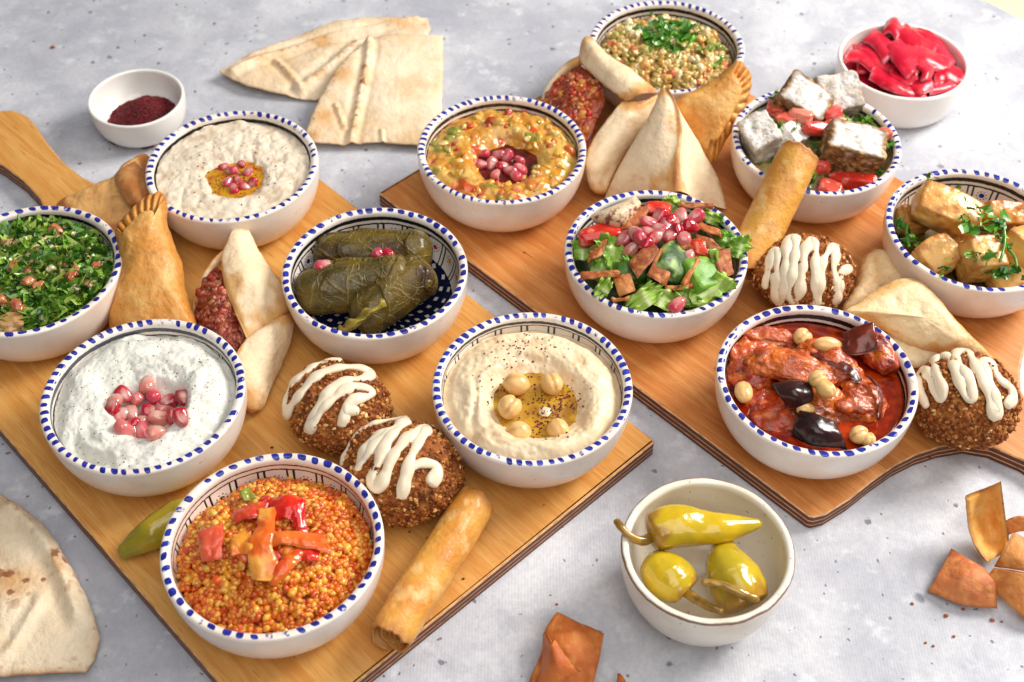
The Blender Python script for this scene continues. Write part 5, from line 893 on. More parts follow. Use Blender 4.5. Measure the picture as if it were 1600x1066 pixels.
# ------------------------------------------------------------------ falafel with tahini
ICO5 = ico(5)
M_FAL = food('falafel_crust', None, .72, .35, bumps=((520, .9, .0018), (1500, .6, .0006)))
M_TAH = food('tahini', '#ead9bd', .24, .5, sss=.3, sr=(.003, .002, .001), coat=.2, bumps=((60, .15, .001),))
def falafel(px, py, rad, rz, seed, label, paths, dr=.0033):
    c = P(px, py, ZB + rad[2] * .93); R = euler_m(0, 0, rz); rad = np.array(rad)
    v, f = ICO5; d = .085 * fbm(v, 2.2, 2, seed) + .07 * fbm(v, 7, 3, seed + 1) + .05 * np.abs(fbm(v, 18, 2, seed + 2)); w_ = ((v * (1 + d)[:, None] * rad) @ R.T) + c; w_[:, 2] = np.maximum(w_[:, 2], ZB + .0003 + .0006 * (v[:, 0] + 1))
    n = fbm(w_, 320, 3, seed + 3); col = mixc(lin('#a05c2a'), lin('#7e3e18'), sst(-.3, .4, n)); col = mixc(col, lin('#c98844'), .75 * sst(.05, .5, fbm(w_, 240, 3, seed + 4))); col = mixc(col, lin('#4e2410'), .6 * sst(.15, .5, fbm(w_, 90, 2, seed + 5)))
    o = mk('falafel', w_, f, M_FAL, col); tag(o, label, 'falafel', 'falafel drizzled with tahini')
    k = rng.choice(len(w_), 2600, replace=False); k = k[w_[k, 2] > ZB + .003]; tp = [((a * (1 + .5 * fbm(a, 1.4, 1, 950 + q))[:, None]), b) for q in range(4) for a, b in [ICO[1]]]
    V, F, C = scatter(tp, w_[k], rmat(len(k)), rng.uniform(.0005, .0014, len(k))[:, None] * rng.uniform(.6, 1.2, (len(k), 3)), np.array([lin(q) for q in ('#a05a26', '#8a461e', '#b87434', '#cc9048', '#70381a', '#a86228')])[rng.integers(0, 6, len(k))])
    tag(mk('crumbs', V, F, M_FAL, C, parent=o), kind='stuff')
    k = rng.choice(len(w_), 75, replace=False); k = k[w_[k, 2] > ZB + .004]; nr = ((w_[k] - c) @ R / rad ** 2) @ R.T; nr /= np.linalg.norm(nr, axis=1)[:, None]
    t1 = np.cross(nr, rng.normal(size=nr.shape)); t1 /= np.linalg.norm(t1, axis=1)[:, None]; RR = np.stack([t1, np.cross(nr, t1), nr], -1); sv = ICO[2][0] * [1.5, .85, .45]; sv[:, 1] *= 1 - .35 * sv[:, 0] / 1.5
    V, F, C = scatter([(sv, ICO[2][1])], w_[k] + nr * .0006, RR, rng.uniform(.0009, .0012, len(k)), np.array([lin(q) for q in ('#e2b878', '#d09a54', '#ecca92')])[rng.integers(0, 3, len(k))])
    tag(mk('sesame_seeds', V, F, food('sesame', None, .4, .5), C, parent=o), kind='stuff')
    Ri = rad * 1.05
    for j, pth in enumerate(paths):
        pts, nrm = [], []
        for x, y in spline(np.array(pth), 26 * len(pth)):
            dd = ray(x, y); o_ = ((CAM - c) @ R) / Ri; q = (dd @ R) / Ri; b_ = o_ @ q; a_ = q @ q; h = b_ * b_ - a_ * (o_ @ o_ - 1); t = (-b_ - math.sqrt(max(h, 0))) / a_
            s_ = o_ + q * t; s_ /= np.linalg.norm(s_); pts.append(R @ (s_ * Ri) + c); m_ = R @ (s_ / Ri); nrm.append(m_ / np.linalg.norm(m_))
        pts, nrm = np.array(pts), np.array(nrm); L = np.r_[0, np.cumsum(np.linalg.norm(np.diff(pts, axis=0), axis=1))]; n_ = max(30, int(L[-1] / .0008)); t = np.linspace(0, L[-1], n_)
        pt = np.stack([np.interp(t, L, pts[:, k]) for k in range(3)], -1); ns = np.stack([np.interp(t, L, nrm[:, k]) for k in range(3)], -1); cv = np.linalg.norm(np.gradient(np.gradient(pt, axis=0), axis=0), axis=1)
        rd = dr * (1 + .20 * np.sin(t * 190 + seed) + .16 * np.sin(t * 420 + 2 * j) + .25 * fbm(pt, 60, 2, seed)); V, F = tube(pt, rd, 16, True, .62, ns); V = disp(V, F, .0005, 160, 2, seed + j)
        mk('tahini_drizzle', V, F, M_TAH, parent=o)
def Q5(x, y): return 400 + x / 2.58, 470 + y / 2.58
falafel(530, 637, (.0315, .029, .0225), -.5, 21, 'sesame falafel under looping tahini beside the stuffed vine leaf bowl', [[(529, 560), (500, 568), (468, 590), (445, 615), (434, 640), (445, 648), (462, 625), (490, 592), (520, 577), (552, 574), (578, 582), (572, 590), (545, 594), (520, 606), (500, 630), (486, 658), (482, 674), (492, 655), (512, 630), (540, 609), (562, 604), (581, 612), (572, 620), (552, 626), (541, 642), (534, 664)], [(541, 642), (557, 642)]])
falafel(630, 737, (.0345, .031, .0235), -.55, 22, 'sesame falafel under zigzag tahini between the bulgur and hummus bowls', [[(536, 726), (537, 705), (552, 682), (580, 664), (612, 652), (636, 649), (622, 665), (592, 680), (570, 705), (556, 738), (566, 720), (584, 696), (605, 676)], [(634, 660), (608, 684), (592, 720), (580, 752), (590, 762), (603, 740), (614, 712), (638, 684), (668, 666), (655, 690), (642, 715), (634, 745), (628, 776)], [(640, 732), (658, 724), (680, 727), (682, 740), (675, 754)]])
falafel(1256, 428, (.0325, .028, .0235), .1, 23, 'sesame falafel under vertical tahini lines between the pita salad and fatayer', [[(1194, 447), (1200, 425), (1206, 400), (1211, 391), (1214, 400), (1213, 430), (1211, 462), (1217, 474), (1224, 462), (1227, 430), (1228, 395), (1232, 377), (1241, 374), (1243, 390), (1238, 425), (1232, 458), (1239, 472), (1249, 460), (1254, 420), (1258, 392), (1268, 375), (1274, 392), (1275, 430), (1275, 474)], [(1278, 474), (1281, 440), (1286, 408), (1302, 386), (1306, 396), (1303, 420), (1308, 445), (1308, 472), (1313, 450), (1314, 428), (1328, 419)]])
falafel(1509, 626, (.0305, .030, .0260), .2, 24, 'sesame falafel under arched tahini loops at the curved edge of the reddish board', [[(1447, 634), (1438, 612), (1434, 588), (1444, 577), (1452, 590), (1460, 612), (1470, 624), (1472, 608), (1462, 580), (1462, 562), (1472, 555), (1486, 563), (1497, 590), (1508, 618), (1518, 624), (1518, 606), (1506, 580), (1494, 562), (1497, 550), (1510, 550), (1526, 572), (1542, 608), (1553, 645), (1558, 640), (1552, 610), (1540, 582), (1536, 566), (1548, 568), (1562, 592), (1578, 606), (1582, 622), (1574, 632)]])

# ------------------------------------------------------------------ fried rolls
M_ROLL = food('fried_pastry', None, .42, .45, sss=.1, sr=(.002, .001, .0005), coat=.2, bumps=((110, .5, .0025), (420, .5, .0010), (1100, .5, .0005)))
def roll(p0, p1, R, turns, seed, label, th=.0017):
    a, b = np.array(P(*p0)), np.array(P(*p1)); L = np.linalg.norm(b - a); T = (b - a) / L; A = np.cross(T, [0, 0, 1.]); A /= np.linalg.norm(A); B = np.cross(A, T)
    nt_, nu = int(74 * turns), 110; s = np.linspace(0, 1, nt_); th_ = 2 * math.pi * turns * (s - 1) - 1.75; u = np.linspace(0, 1, nu)
    r = R - (1 - s) * turns * .0048; r = np.maximum(r, .003); cyc = np.stack([np.cos(th_), np.sin(th_), s * 3], -1)
    e0 = .004 * fbm(cyc, 1.6, 3, seed) + .005 * (1 - s); e1 = .004 * fbm(cyc, 1.6, 3, seed + 1) + .004 * (1 - s)
    U = e0[None] + (L - e0 - e1)[None] * u[:, None]; end = sst(0, .10, u)[:, None] * sst(0, .10, 1 - u)[:, None]; ou = sst(.3, 1, s)[None]
    rr = r[None] * (1 - .07 * (1 - end) * ou) * (1 + .035 * fbm(np.stack([U * 30, np.cos(th_)[None] + 0 * U, np.sin(th_)[None] + 0 * U], -1), 1, 3, seed + 2) + .012 * np.sin(U * 90 + 2 * np.cos(th_)) + .02 * np.abs(fbm(np.stack([U * 90, 2 * np.cos(th_)[None] + 0 * U, 2 * np.sin(th_)[None] + 0 * U], -1), 1, 3, seed + 12))) 
    sag = 1 - .06 * np.maximum(0, -np.sin(th_))[None]
    G = a + U[..., None] * T + rr[..., None] * (np.cos(th_)[None, :, None] * A + (np.sin(th_)[None] * sag)[..., None] * B)
    N = np.cos(th_)[None, :, None] * A + np.sin(th_)[None, :, None] * B + 0 * G
    Vt = G; Vb = G - N * th; n_ = nu * nt_; V = np.concatenate([Vt.reshape(-1, 3), Vb.reshape(-1, 3)]); ring = np.r_[np.arange(nt_), np.arange(1, nu) * nt_ + nt_ - 1, (nu - 1) * nt_ + np.arange(nt_ - 2, -1, -1), np.arange(nu - 2, 0, -1) * nt_]; r2 = np.roll(ring, -1)
    F = [gridF(nu, nt_), gridF(nu, nt_, off=n_, flip=True), np.stack([ring, r2, r2 + n_, ring + n_], -1)]
    q = fbm(V, 36, 4, seed + 4); c = mixc(lin('#dca048'), lin('#d08a34'), sst(-.3, .3, q)); c = mixc(c, lin('#eec888'), .6 * sst(.05, .5, fbm(V, 120, 4, seed + 8))); c = c * (1 + .12 * fbm(V, 500, 2, seed + 9))[:, None]; c = mixc(c, lin('#c07a34'), .55 * sst(.1, .5, fbm(V, 70, 4, seed + 6))); ue = np.tile(np.minimum(u, 1 - u)[:, None] * np.ones((1, nt_)), (2, 1)).ravel()
    c = mixc(c, lin('#a05a24'), .65 * (1 - sst(0, .07, ue)))
    o = mk('fried_roll', V, F, M_ROLL, c); tag(o, label, 'pastry roll', 'golden fried pastry rolls')
    v, f = ICO[4]; v = v * (1 + .15 * fbm(v, 4, 3, seed))[:, None]; w_ = a + (v[:, :1] * .40 + .5) * L * T + (v[:, 1:2] * A + v[:, 2:3] * B) * R * .6; mk('filling', w_, f, M_STEW, mixc(lin('#a87a44'), lin('#7c4a22'), sst(-.3, .3, fbm(w_, 200, 3, 4))), parent=o)
roll((608, 1002, ZB + .0150), (749, 782, ZB + .0150), .0147, 2.4, 31, 'golden fried pastry roll lying on the golden board beside the bulgur bowl')
roll((1163, 428, ZB + .0185), (1253, 238, ZR + .0185), .0168, 2.5, 32, 'golden fried pastry roll leaning on the rim of the cheese bowl')

# ------------------------------------------------------------------ savoury pastries
M_DOUGH = food('baked_dough', None, .46, .42, sss=.1, sr=(.003, .002, .001), coat=.06, bumps=((90, .4, .003), (420, .5, .0010), (1300, .4, .0004)))
def dough(V, brown, seed, pale='#efd6b0', mid='#dba866', dark='#a8602a'):
    b = np.clip(brown + .06 + .55 * fbm(V, 38, 4, seed) + .2 * fbm(V, 160, 3, seed + 1), 0, 1.2); c = mixc(lin(pale), lin(mid), sst(.10, .5, b)); c = mixc(c, lin(dark), .35 * sst(.25, .5, fbm(V, 260, 3, seed + 2)) * sst(.0, .4, b)); c = c * (1 + .10 * fbm(V, 420, 2, seed + 3))[..., None]; return mixc(c, lin(dark), sst(.5, 1.05, b) * .85)
def crescent(outline, th, crimp, seed, label, gold=.35, dark='#a35c20'):
    V, F, rr, aa, bb, n, tp = pillow(outline, th, th * .75, 60, 320, (2.4, .6), crimp, lip=.0016); V = disp(V, F, .0009, 60, 3, seed); V = disp(V, F, .00035, 300, 2, seed)
    c = dough(V, gold + .45 * bb + .35 * sst(.8, 1, rr), seed, '#dfae66', '#cd8c3e', dark); return tag(mk('crescent_pastry', V, F, M_DOUGH, c), label, 'pastry', 'crimped crescent pastries')
def zlin(y, y0, z0, y1, z1): return z0 + (z1 - z0) * (y - y0) / (y1 - y0)
o1 = [(181, 363), (184, 350), (200, 332), (218, 314), (236, 303), (253, 302), (260, 318), (262, 347), (272, 380), (285, 412), (290, 456), (308, 504), (312, 540), (262, 560), (196, 552), (172, 512), (180, 470), (189, 430), (187, 395)]
crescent([(x, y, zlin(y, 303, .066, 555, .022)) for x, y in o1], .017, (0.0, .30, 8, .66, .0042), 41, 'golden crimped crescent pastry propped against the creamy eggplant dip bowl')
o2 = [(1152, 96), (1168, 108), (1174, 128), (1167, 160), (1151, 192), (1130, 228), (1113, 254), (1090, 240), (1068, 205), (1052, 170), (1062, 152), (1085, 141), (1120, 120)]
crescent([(x, y, zlin(y, 96, .080, 254, .030)) for x, y in o2], .0145, (0.01, .50, 11, .68, .0040), 42, 'golden brown crimped crescent pastry leaning on the lentil bowl', .22)

def flap(name, rows, th, seed, parent, nu=34, nv=60, brownf=None, edge=.16):
    G = rowsG(rows, nu, nv); G = G + gnormals(G) * (.0020 * fbm(G, 45, 3, seed))[..., None]; V, F, U1, V1, E1 = shell(G, th, edge)
    V = disp(V, F, .0005, 200, 3, seed + 7); c = dough(V, (brownf(U1, V1) if brownf else 0) + .42 * (1 - sst(0, .12, E1)), seed); return mk(name, V, F, M_DOUGH, c, parent=parent)
M_FILL = food('tomato_meat_filling', None, .25, .5, sss=.2, sr=(.003, .001, .0006), coat=.2, bumps=((300, .6, .0020),))
def filling(rows, seed, parent, c1, c2, nb=520, bits=('#b04a34', '#983424', '#b86a50', '#7c3a24', '#b8764a', '#6a2016', '#a8503c')):
    G = rowsG(rows, 44, 60); G = G + gnormals(G) * (.0034 * fbm(G, 110, 3, seed) + .0012 * fbm(G, 320, 2, seed + 1))[..., None]; V, F, U1, V1, E1 = shell(G, .010, .3); c = mixc(lin(c1), lin(c2), sst(-.25, .3, fbm(V, 150, 4, seed)))
    o = mk('filling', V, F, M_FILL, c, parent=parent); Ng = gnormals(G); Ng = -Ng if (Ng @ FW).mean() > 0 else Ng; g = (G + Ng * .0040)[5:-5, 5:-5].reshape(-1, 3); k = rng.choice(len(g), nb); pal_ = np.array([lin(q) for q in bits])
    V, F, C = scatter(lumps(5, 140), g[k], rmat(nb), rng.uniform(.0010, .0036, nb)[:, None] * rng.uniform(.5, 1.2, (nb, 3)), pal_[rng.integers(0, len(pal_), nb)]); tag(mk('filling_bits', V, F, M_FILL, C, parent=o), kind='stuff'); return o
def root(name, px, py, label, cat, group=None, z=ZB):
    o = bpy.data.objects.new(name, None); COL.objects.link(o); o.location = P(px, py, z); o.empty_display_size = .01; return tag(o, label, cat, group)
# open pastry on the golden board
r_ = root('open_pastry', 400, 520, 'open white dough pastry with red meat filling beside the stuffed vine leaf bowl', 'pastry', 'open dough pastries')
flap('dough_flap', [[(373, 347, .047), (356, 375, .047), (345, 405, .046), (354, 455, .044), (388, 535, .040)], [(375, 346, .047), (374, 374, .048), (380, 405, .048), (402, 452, .045), (432, 510, .038)], [(378, 347, .046), (394, 374, .042), (414, 405, .036), (442, 447, .031), (463, 487, .026)]], .0040, 51, r_, brownf=lambda u, v: .5 * sst(.8, 1, v) * sst(.4, .8, u) + .12)
flap('dough_flap', [[(384, 528, .042), (368, 560, .038), (366, 602, .030), (381, 638, .020)], [(432, 498, .042), (420, 548, .036), (402, 600, .028), (393, 645, .018)], [(464, 484, .028), (449, 540, .020), (428, 592, .016), (404, 645, .0145)]], .0052, 52, r_, brownf=lambda u, v: .55 * sst(.25, 0, v) * sst(.5, .9, u) + .45 * sst(.93, 1, v))
filling([[(338, 415, .036), (312, 465, .026), (306, 510, .018), (325, 548, .015)], [(350, 425, .038), (340, 478, .036), (342, 522, .030), (360, 558, .024)], [(366, 415, .036), (375, 470, .034), (392, 525, .028), (385, 565, .022)]], 53, r_, '#a03e2a', '#7c2a1c')
V, F = tube(evenly([P(350, 398, .043), P(334, 414, .040), P(315, 450, .031), P(304, 492, .022), P(310, 535, .016)], 60), .0024, 14, True, 1.4); V = disp(V, F, .0009, 90, 3, 5); mk('dough_rim', V, F, M_DOUGH, dough(V, np.full(len(V), .15), 54), parent=r_)
G = rowsG([[(306, 492, .018), (312, 460, .024), (330, 425, .032)], [(330, 520, .0135), (345, 480, .0135), (360, 440, .0135)]], 10, 20); V, F, U1, V1, E1 = shell(G, .004); mk('dough_base', V, F, M_DOUGH, dough(V, np.full(len(V), .1), 55), parent=r_)
# open pastry on the reddish board
r_ = root('open_pastry', 930, 220, 'open dough pastry with chunky tomato filling between the vegetable dip and lentil bowl', 'pastry', 'open dough pastries')
flap('dough_flap', [[(904, 90, .050), (911, 104, .052), (942, 132, .056), (978, 160, .058)], [(912, 62, .060), (928, 84, .063), (960, 116, .064), (1002, 148, .064)], [(924, 57, .060), (942, 80, .062), (985, 110, .063), (1030, 143, .060)]], .0042, 61, r_, brownf=lambda u, v: .35 * sst(.25, 0, v) + .3 * sst(.8, 1, v))
flap('dough_flap', [[(972, 158, .057), (938, 200, .048), (918, 240, .038), (918, 272, .028), (931, 301, .0175)], [(1004, 158, .060), (966, 204, .050), (938, 250, .040), (930, 280, .028), (936, 304, .0175)], [(1030, 146, .058), (1010, 188, .046), (980, 232, .034), (958, 276, .024), (942, 306, .016)]], .0048, 62, r_, brownf=lambda u, v: .4 * sst(.3, 0, u) * sst(.2, .5, v) * sst(1, .6, v) + .5 * sst(.15, 0, v) + .35 * sst(.88, 1, v))
filling([[(908, 104, .046), (866, 136, .036), (854, 165, .028), (868, 200, .020), (905, 232, .018)], [(925, 118, .049), (892, 150, .044), (882, 180, .036), (896, 205, .030), (918, 225, .028)], [(942, 130, .050), (945, 160, .048), (935, 185, .042), (925, 215, .036), (920, 240, .032)]], 63, r_, '#a84a20', '#86301a', 560, ('#c8863e', '#ac4c1c', '#b0341c', '#b86c2c', '#7c341a', '#c42c1c', '#a8582a'))
V, F = tube(evenly([P(908, 94, .050), P(884, 108, .043), P(858, 140, .033), P(850, 168, .026)], 50), .0032, 14, True, 1.3); V = disp(V, F, .0009, 90, 3, 5); mk('dough_rim', V, F, M_DOUGH, dough(V, np.full(len(V), .25), 64), parent=r_)
G = rowsG([[(852, 165, .024), (866, 205, .018), (905, 236, .016)], [(905, 140, .014), (915, 170, .014), (930, 220, .014)]], 10, 20); V, F, U1, V1, E1 = shell(G, .004); mk('dough_base', V, F, M_DOUGH, dough(V, np.full(len(V), .1), 65), parent=r_)
# closed pyramid pastry
rows = [[(1033, 139, .080), (1020, 172, .072), (988, 225, .052), (962, 272, .032), (944, 312, .0135)], [(1036, 140, .082), (1038, 175, .077), (1020, 225, .062), (1005, 275, .045), (1000, 325, .020)],
        [(1041, 140, .082), (1056, 168, .077), (1062, 206, .068), (1057, 252, .058), (1058, 300, .046)], [(1043, 143, .081), (1061, 172, .073), (1068, 206, .062), (1074, 252, .048), (1095, 315, .022)], [(1042, 142, .079), (1063, 180, .066), (1094, 229, .046), (1118, 272, .028), (1134, 322, .0135)], [(1038, 140, .077), (1040, 165, .058), (1040, 195, .038), (1040, 225, .022), (1040, 250, .013)]]
G = rowsG(rows, 132, 90, True); ridge = np.exp(-((np.arange(132) - 44) / 3.2) ** 2)[:, None] * np.ones((1, 90)); N = gnormals(G, cu=True); cc = G.mean(0); sg = np.sign(((G - cc) * N).sum(-1, keepdims=True)); N = N * sg
G = G + N * (.0018 * ridge + .0009 * fbm(G, 55, 3, 71))[..., None]; t = np.linspace(0, 1, 90)[None] * np.ones((132, 1))
c = dough(G, .75 * ridge + .35 * sst(.12, 0, t) + .25 * sst(.75, 1, t) * np.exp(-((np.arange(132) - 40) / 14) ** 2)[:, None], 72, '#ecd4b0', '#d8a464', '#a4602c')
tag(mk('pyramid_pastry', G, gridF(132, 90, cu=True), M_DOUGH, c), 'closed pale pyramid pastry with browned seam standing behind the pita salad bowl', 'pastry')
# folded triangles by the potato bowl
def triangle(outline, th, seed, label, pale='#e2c394', edgeb=.4, nm='triangle_pastry', grp='folded triangle pastries'):
    V, F, rr, aa, bb, n, tp = pillow(outline, th, th * .5, 50, 260, (2.0, .62), None, lip=.002); V = disp(V, F, .0018, 45, 3, seed); V = disp(V, F, .0004, 220, 2, seed)
    return tag(mk(nm, V, F, M_DOUGH, dough(V, -.05 + (.45 if edgeb > 1 else 0) + edgeb * sst(.62, .98, rr), seed + 1, pale)), label, 'pastry', grp)
triangle([(1317, 486, .024), (1336, 445, .030), (1345, 408, .034), (1363, 393, .036), (1386, 393, .036), (1407, 411, .034), (1422, 440, .030), (1390, 470, .026), (1345, 490, .022)], .008, 81, 'small folded pastry corner between the tahini falafel and potato bowl')
t2 = triangle([(1318, 488, .042), (1345, 468, .044), (1380, 447, .046), (1420, 434, .047), (1446, 446, .046), (1481, 486, .041), (1516, 526, .034), (1550, 563, .026), (1520, 562, .026), (1478, 552, .026), (1440, 545, .026), (1400, 530, .028), (1360, 505, .034)], .0085, 82, 'large folded triangle pastry with browned edges between the stew and potato bowls', '#e6cda0', .42)
V, F, rr, aa, bb, n, tp = pillow([(1390, 520, .022), (1430, 535, .022), (1462, 548, .022), (1458, 560, .020), (1432, 574, .018), (1400, 565, .018), (1375, 540, .018)], .004, .004, 30, 140); V = disp(V, F, .001, 60, 3, 83); mk('lower_fold', V, F, M_DOUGH, dough(V, .0 * rr, 84, '#e8d2a8'), parent=t2)
# browned triangle under the creamy dip bowl
t3 = triangle([(86, 325, .030), (118, 306, .032), (152, 291, .034), (182, 277, .036), (194, 262, .038), (212, 250, .039), (232, 242, .039), (240, 275, .036), (238, 320, .032), (215, 365, .028), (170, 385, .024), (115, 380, .022)], .009, 91, 'deeply browned triangle pastry tucked between the parsley and creamy dip bowls', '#e6bc80', 1.3)
flap('fold', [[(180, 272, .043), (186, 296, .045), (206, 322, .044)], [(190, 262, .046), (203, 288, .050), (218, 318, .049)], [(212, 250, .044), (226, 272, .046), (242, 304, .046)]], .0035, 92, t3, 20, 30, lambda u, v: .9 + 0 * u)

# ------------------------------------------------------------------ flat bread
M_PITA = food('pita_bread', None, .62, .35, sss=.05, sr=(.002, .0015, .001), bumps=((70, .5, .003), (300, .6, .0014), (900, .5, .0005)), var=(('#ecd9ba', 30, .45, .7),))
def pita(outline, seed, label, th=.0032, ridge=None, warp=.003, spl=False, creases=(), scorch=(), toast=()):
    V, F, rr, aa, bb, n, tp = pillow(outline, th * .5, th * .5, 110, 460, (9, .5), None, warp=warp, seed=seed, closed_spline=spl, lip=.0007)
    z0 = np.mean([p[2] for p in outline]); arc = sst(ridge[0] - .03, ridge[0] + .03, aa) * (1 - sst(ridge[1] - .03, ridge[1] + .03, aa)) if ridge else 0 * aa
    XY = V[:, :2]; lift = .0010 * fbm(V, 30, 3, seed + 31) + .0006 * np.abs(fbm(V, 85, 3, seed + 32)); crb = 0 * aa
    for pts, h, wd in creases:
        q = spline([P(x, y, z0) for x, y in pts], 90)[:, :2]; d = np.min(np.linalg.norm(XY[:, None] - q[None], axis=2), axis=1); lift = lift + h * np.exp(-(d / wd) ** 2) - .45 * h * np.exp(-((d - 2.2 * wd) / wd) ** 2); crb = np.maximum(crb, np.exp(-(d / (wd * 1.1)) ** 2))
    V = V + n * (lift * np.where(tp > .5, 1, .8))[:, None]; fine = fbm(V, 330, 3, seed + 4); mid = fbm(V, 120, 3, seed + 6)
    c = mixc(lin('#e8d3b4'), lin('#ddc09a'), sst(-.3, .5, fbm(V, 26, 4, seed))); c = mixc(c, lin('#dcb98a'), .5 * sst(0, .5, mid))
    c = mixc(c, lin('#cf9a5c'), .55 * crb * sst(-.2, .4, mid)); sp = np.clip(arc * sst(.84, .99, rr) * .9 + .55 * crb + .10, 0, 1) * sst(.18, .42, fine)
    for x, y, rad in toast:
        d = np.linalg.norm(XY - P(x, y, z0)[:2], axis=1) / (rad * mpp(x, y, z0)); c = mixc(c, lin('#cc9450'), .75 * np.exp(-(d + .5 * mid) ** 2 * 1.3))
    for x, y, rad in scorch:
        d = np.linalg.norm(XY - P(x, y, z0)[:2], axis=1) / (rad * mpp(x, y, z0)); sp = np.maximum(sp, sst(.0, .35, fine + .9 - d * 1.0))
    c = mixc(c, lin('#8a4a1e'), np.clip(sp, 0, 1) * .85); c = mixc(c, lin('#c8925a'), .55 * arc * sst(.93, 1, rr) + .35 * sst(.985, 1, rr))
    return tag(mk('pita_wedge', V, F, M_PITA, c), label, 'pita bread', 'pita bread wedges')
pita([(342, 115, .0065), (385, 88, .0065), (430, 66, .006), (475, 48, .006), (520, 34, .006), (560, 28, .006), (615, 27, .006), (668, 28, .006), (672, 50, .006), (660, 80, .006), (600, 110, .006), (545, 135, .006), (492, 155, .005), (440, 148, .005), (385, 138, .005)], 101, 'curved pita wedge lying behind the creamy eggplant dip bowl', .005, (.05, .45, .86), .004, False,
     [([(365, 118), (420, 92), (500, 66), (580, 50), (650, 34)], .0026, .0034), ([(432, 98), (455, 122), (470, 142)], .0022, .0026), ([(470, 140), (520, 104), (560, 72)], .0024, .004)], [(492, 43, 9), (436, 60, 5), (650, 33, 5), (380, 96, 6)], [(640, 36, 30), (470, 50, 26), (505, 68, 14), (385, 98, 16)])
pita([(478, 205, .010), (488, 180, .012), (500, 152, .014), (520, 118, .016), (545, 85, .016), (575, 60, .015), (620, 55, .013), (692, 57, .011), (692, 110, .009), (690, 170, .007), (687, 232, .005), (640, 228, .005), (590, 224, .006), (535, 226, .006), (490, 222, .007)], 102, 'squared pita piece overlapping the curved wedge beside the vegetable dip', .0042, (.0, .33, .78), .002, False,
     [([(578, 62), (574, 110), (562, 160), (548, 218)], .0024, .0028), ([(525, 170), (532, 185), (538, 200)], .0014, .0018), ([(596, 205), (598, 222)], .0012, .0014)], [(571, 118, 7), (567, 138, 6), (556, 185, 4)], [(536, 128, 20), (508, 186, 22), (572, 118, 12), (490, 210, 12)])
pita([(-130, 790, .008), (-60, 765, .009), (0, 772, .009), (35, 792, .009), (65, 815, .009), (90, 848, .008), (112, 886, .008), (132, 925, .008), (148, 962, .008), (156, 995, .007), (148, 1028, .006), (134, 1050, .006), (60, 1054, .006), (0, 1058, .006), (-130, 1062, .007)], 103, 'large pita half with scorched spots beside the golden board', .0075, (.12, .74, .86), .003, False,
     [([(20, 800), (62, 838), (92, 885), (112, 930), (124, 968)], .0030, .0040), ([(-10, 1050), (30, 1005), (58, 960), (66, 940)], .0016, .0030)], [(14, 902, 15), (43, 914, 6), (25, 952, 14), (48, 934, 5), (62, 838, 9), (88, 875, 8), (103, 880, 5), (20, 932, 7), (150, 998, 9), (130, 930, 6), (118, 1030, 5), (95, 1045, 5), (70, 910, 6)], [(60, 835, 20), (20, 915, 30), (148, 1000, 16)])

# ------------------------------------------------------------------ loose pita crisps on the table
crisp('pita_crisp', [[(1486, 858, .005), (1515, 874, .011), (1543, 895, .012)], [(1468, 892, .006), (1505, 905, .014), (1556, 918, .012)], [(1449, 924, .0025), (1500, 945, .004), (1558, 952, .004)]], .0034, '#d07e4a', '#be6c3e', 601, 'flat reddish brown pita crisp lying on the concrete', group='loose pita crisps on the table')
crisp('pita_crisp', [[(1508, 775, .040), (1535, 764, .036), (1564, 752, .046)], [(1512, 812, .026), (1540, 806, .016), (1570, 800, .026)], [(1522, 850, .015), (1548, 848, .006), (1576, 838, .014)], [(1544, 878, .015), (1558, 870, .010), (1576, 858, .016)]], .0026, '#eab868', '#e0a04a', 602, 'upright curled golden pita crisp standing above the flat one', group='loose pita crisps on the table')
crisp('pita_crisp', [[(1564, 818, .018), (1590, 806, .024), (1625, 812, .022)], [(1572, 836, .012), (1600, 830, .018), (1640, 840, .016)]], .0026, '#dc8a4a', '#cc7a3a', 603, 'smooth orange pita crisp behind the upright curled one', group='loose pita crisps on the table')
crisp('pita_crisp', [[(1583, 832, .026), (1625, 850, .022), (1665, 862, .016)], [(1566, 862, .022), (1605, 872, .024), (1650, 882, .016)], [(1553, 886, .012), (1595, 892, .020), (1640, 900, .012)]], .0026, '#da9450', '#c47838', 604, 'rough brown pita crisp resting against the upright one', group='loose pita crisps on the table')
crisp('pita_crisp', [[(1552, 888, .016), (1600, 894, .022), (1650, 905, .014)], [(1540, 908, .011), (1590, 925, .014), (1640, 950, .008)], [(1565, 930, .007), (1598, 965, .006), (1630, 985, .003)]], .0026, '#d88e46', '#c07034', 605, 'lowest rough pita crisp overlapping the flat reddish one', group='loose pita crisps on the table')
ch = crisp('pita_crisp', [[(870, 956, .016), (905, 972, .018), (944, 990, .016)], [(850, 988, .014), (890, 1005, .022), (938, 1022, .016)], [(846, 1018, .010), (885, 1035, .018), (934, 1040, .014)], [(825, 1068, .006), (870, 1085, .008), (926, 1075, .006)]], .003, '#d87e3c', '#bc642a', 606, 'folded orange pita crisp on the concrete below the rustic pepper bowl', group='loose pita crisps on the table')
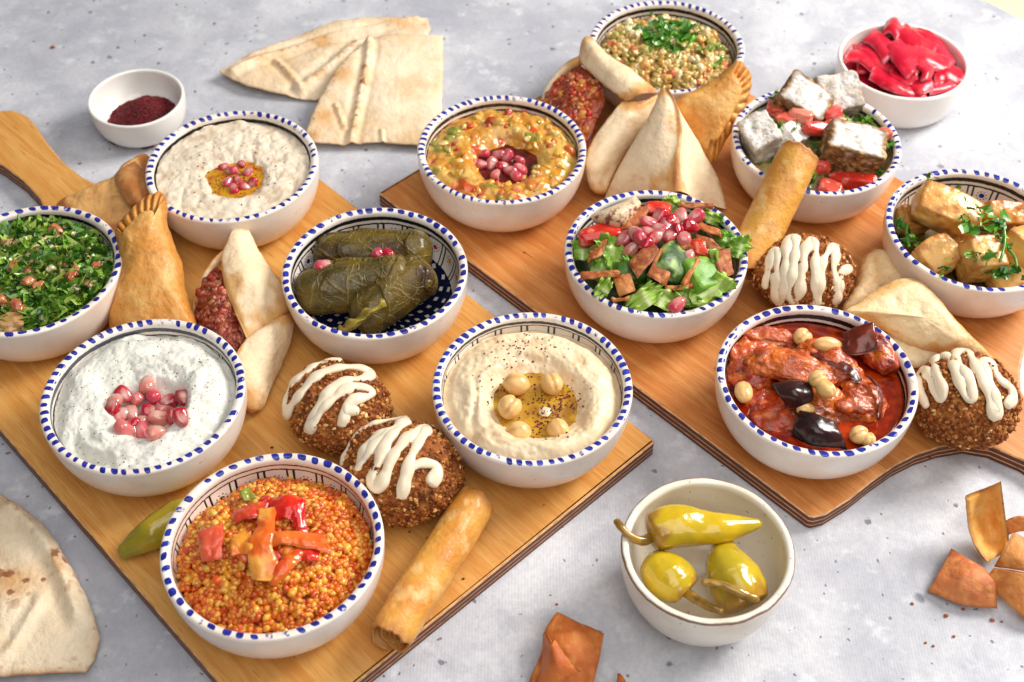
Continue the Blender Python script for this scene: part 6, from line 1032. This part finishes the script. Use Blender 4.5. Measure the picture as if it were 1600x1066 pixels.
G = rowsG([[(852, 985, .022), (850, 1020, .018), (838, 1070, .012)], [(862, 1005, .030), (866, 1035, .028), (862, 1072, .018)], [(866, 1000, .029), (888, 1030, .027), (908, 1050, .022)]], 20, 24); V, F, U1, V1, E1 = shell(G, .0024, .07); mk('folded_flap', V, F, M_CRISP, mixc(lin('#cf7634'), lin('#b86028'), sst(-.2, .3, fbm(V, 90, 3, 4))), parent=ch)
crisp('pita_crisp', [[(966, 1052, .010), (970, 1054, .008), (976, 1068, .003)], [(962, 1075, .003), (970, 1076, .004), (980, 1078, .002)]], .002, '#c2622a', '#a8501f', 607, 'small orange pita shard beside the folded crisp', group='loose pita crisps on the table', nu=10, nv=10)
for i, (x, y, s_) in enumerate([(470, 725, .0009), (512, 728, .0007), (745, 838, .0008), (560, 860, .0006), (668, 842, .0010), (724, 905, .0007), (640, 832, .0006), (850, 790, .0007), (1452, 715, .0008), (1560, 705, .0009), (1118, 575, .0006), (960, 590, .0006), (820, 395, .0007), (612, 330, .0006), (425, 700, .0008), (438, 722, .0006)]):
    v, f = ICO[2]; v = v * (1 + .4 * fbm(v, 1.5, 2, 1090 + i))[:, None] * [1.2, .9, .6] * s_; tag(mk('bread_crumb', v + P(x, y, ZB) + [0, 0, s_ * .55], f, M_FAL, lin(['#8a4a20', '#b87434', '#6a3414'][i % 3])), 'tiny brown crumb on a wooden serving board', 'crumb', 'crumbs on the boards')
for i, (x, y, s, lb) in enumerate([(312, 1028, .0022, 'brown bread crumb at the golden board edge'), (1478, 963, .0011, None), (1550, 970, .0012, None), (1505, 953, .0009, None), (1446, 1005, .0007, None), (1458, 1010, .0008, None), (1425, 944, .0009, None), (1490, 995, .0008, None), (1565, 972, .0007, None), (83, 75, .0016, None), (870, 945, .0007, None)]):
    v, f = ICO[2]; v = v * (1 + .4 * fbm(v, 1.5, 2, 990 + i))[:, None] * [1.2, .9, .6] * s; p = P(x, y, 0) + [0, 0, s * .55]
    tag(mk('bread_crumb', v + p, f, M_CRISP, lin('#9a5426')), lb or 'tiny brown bread crumb on the pale concrete tabletop', 'crumb', 'bread crumbs on the table')
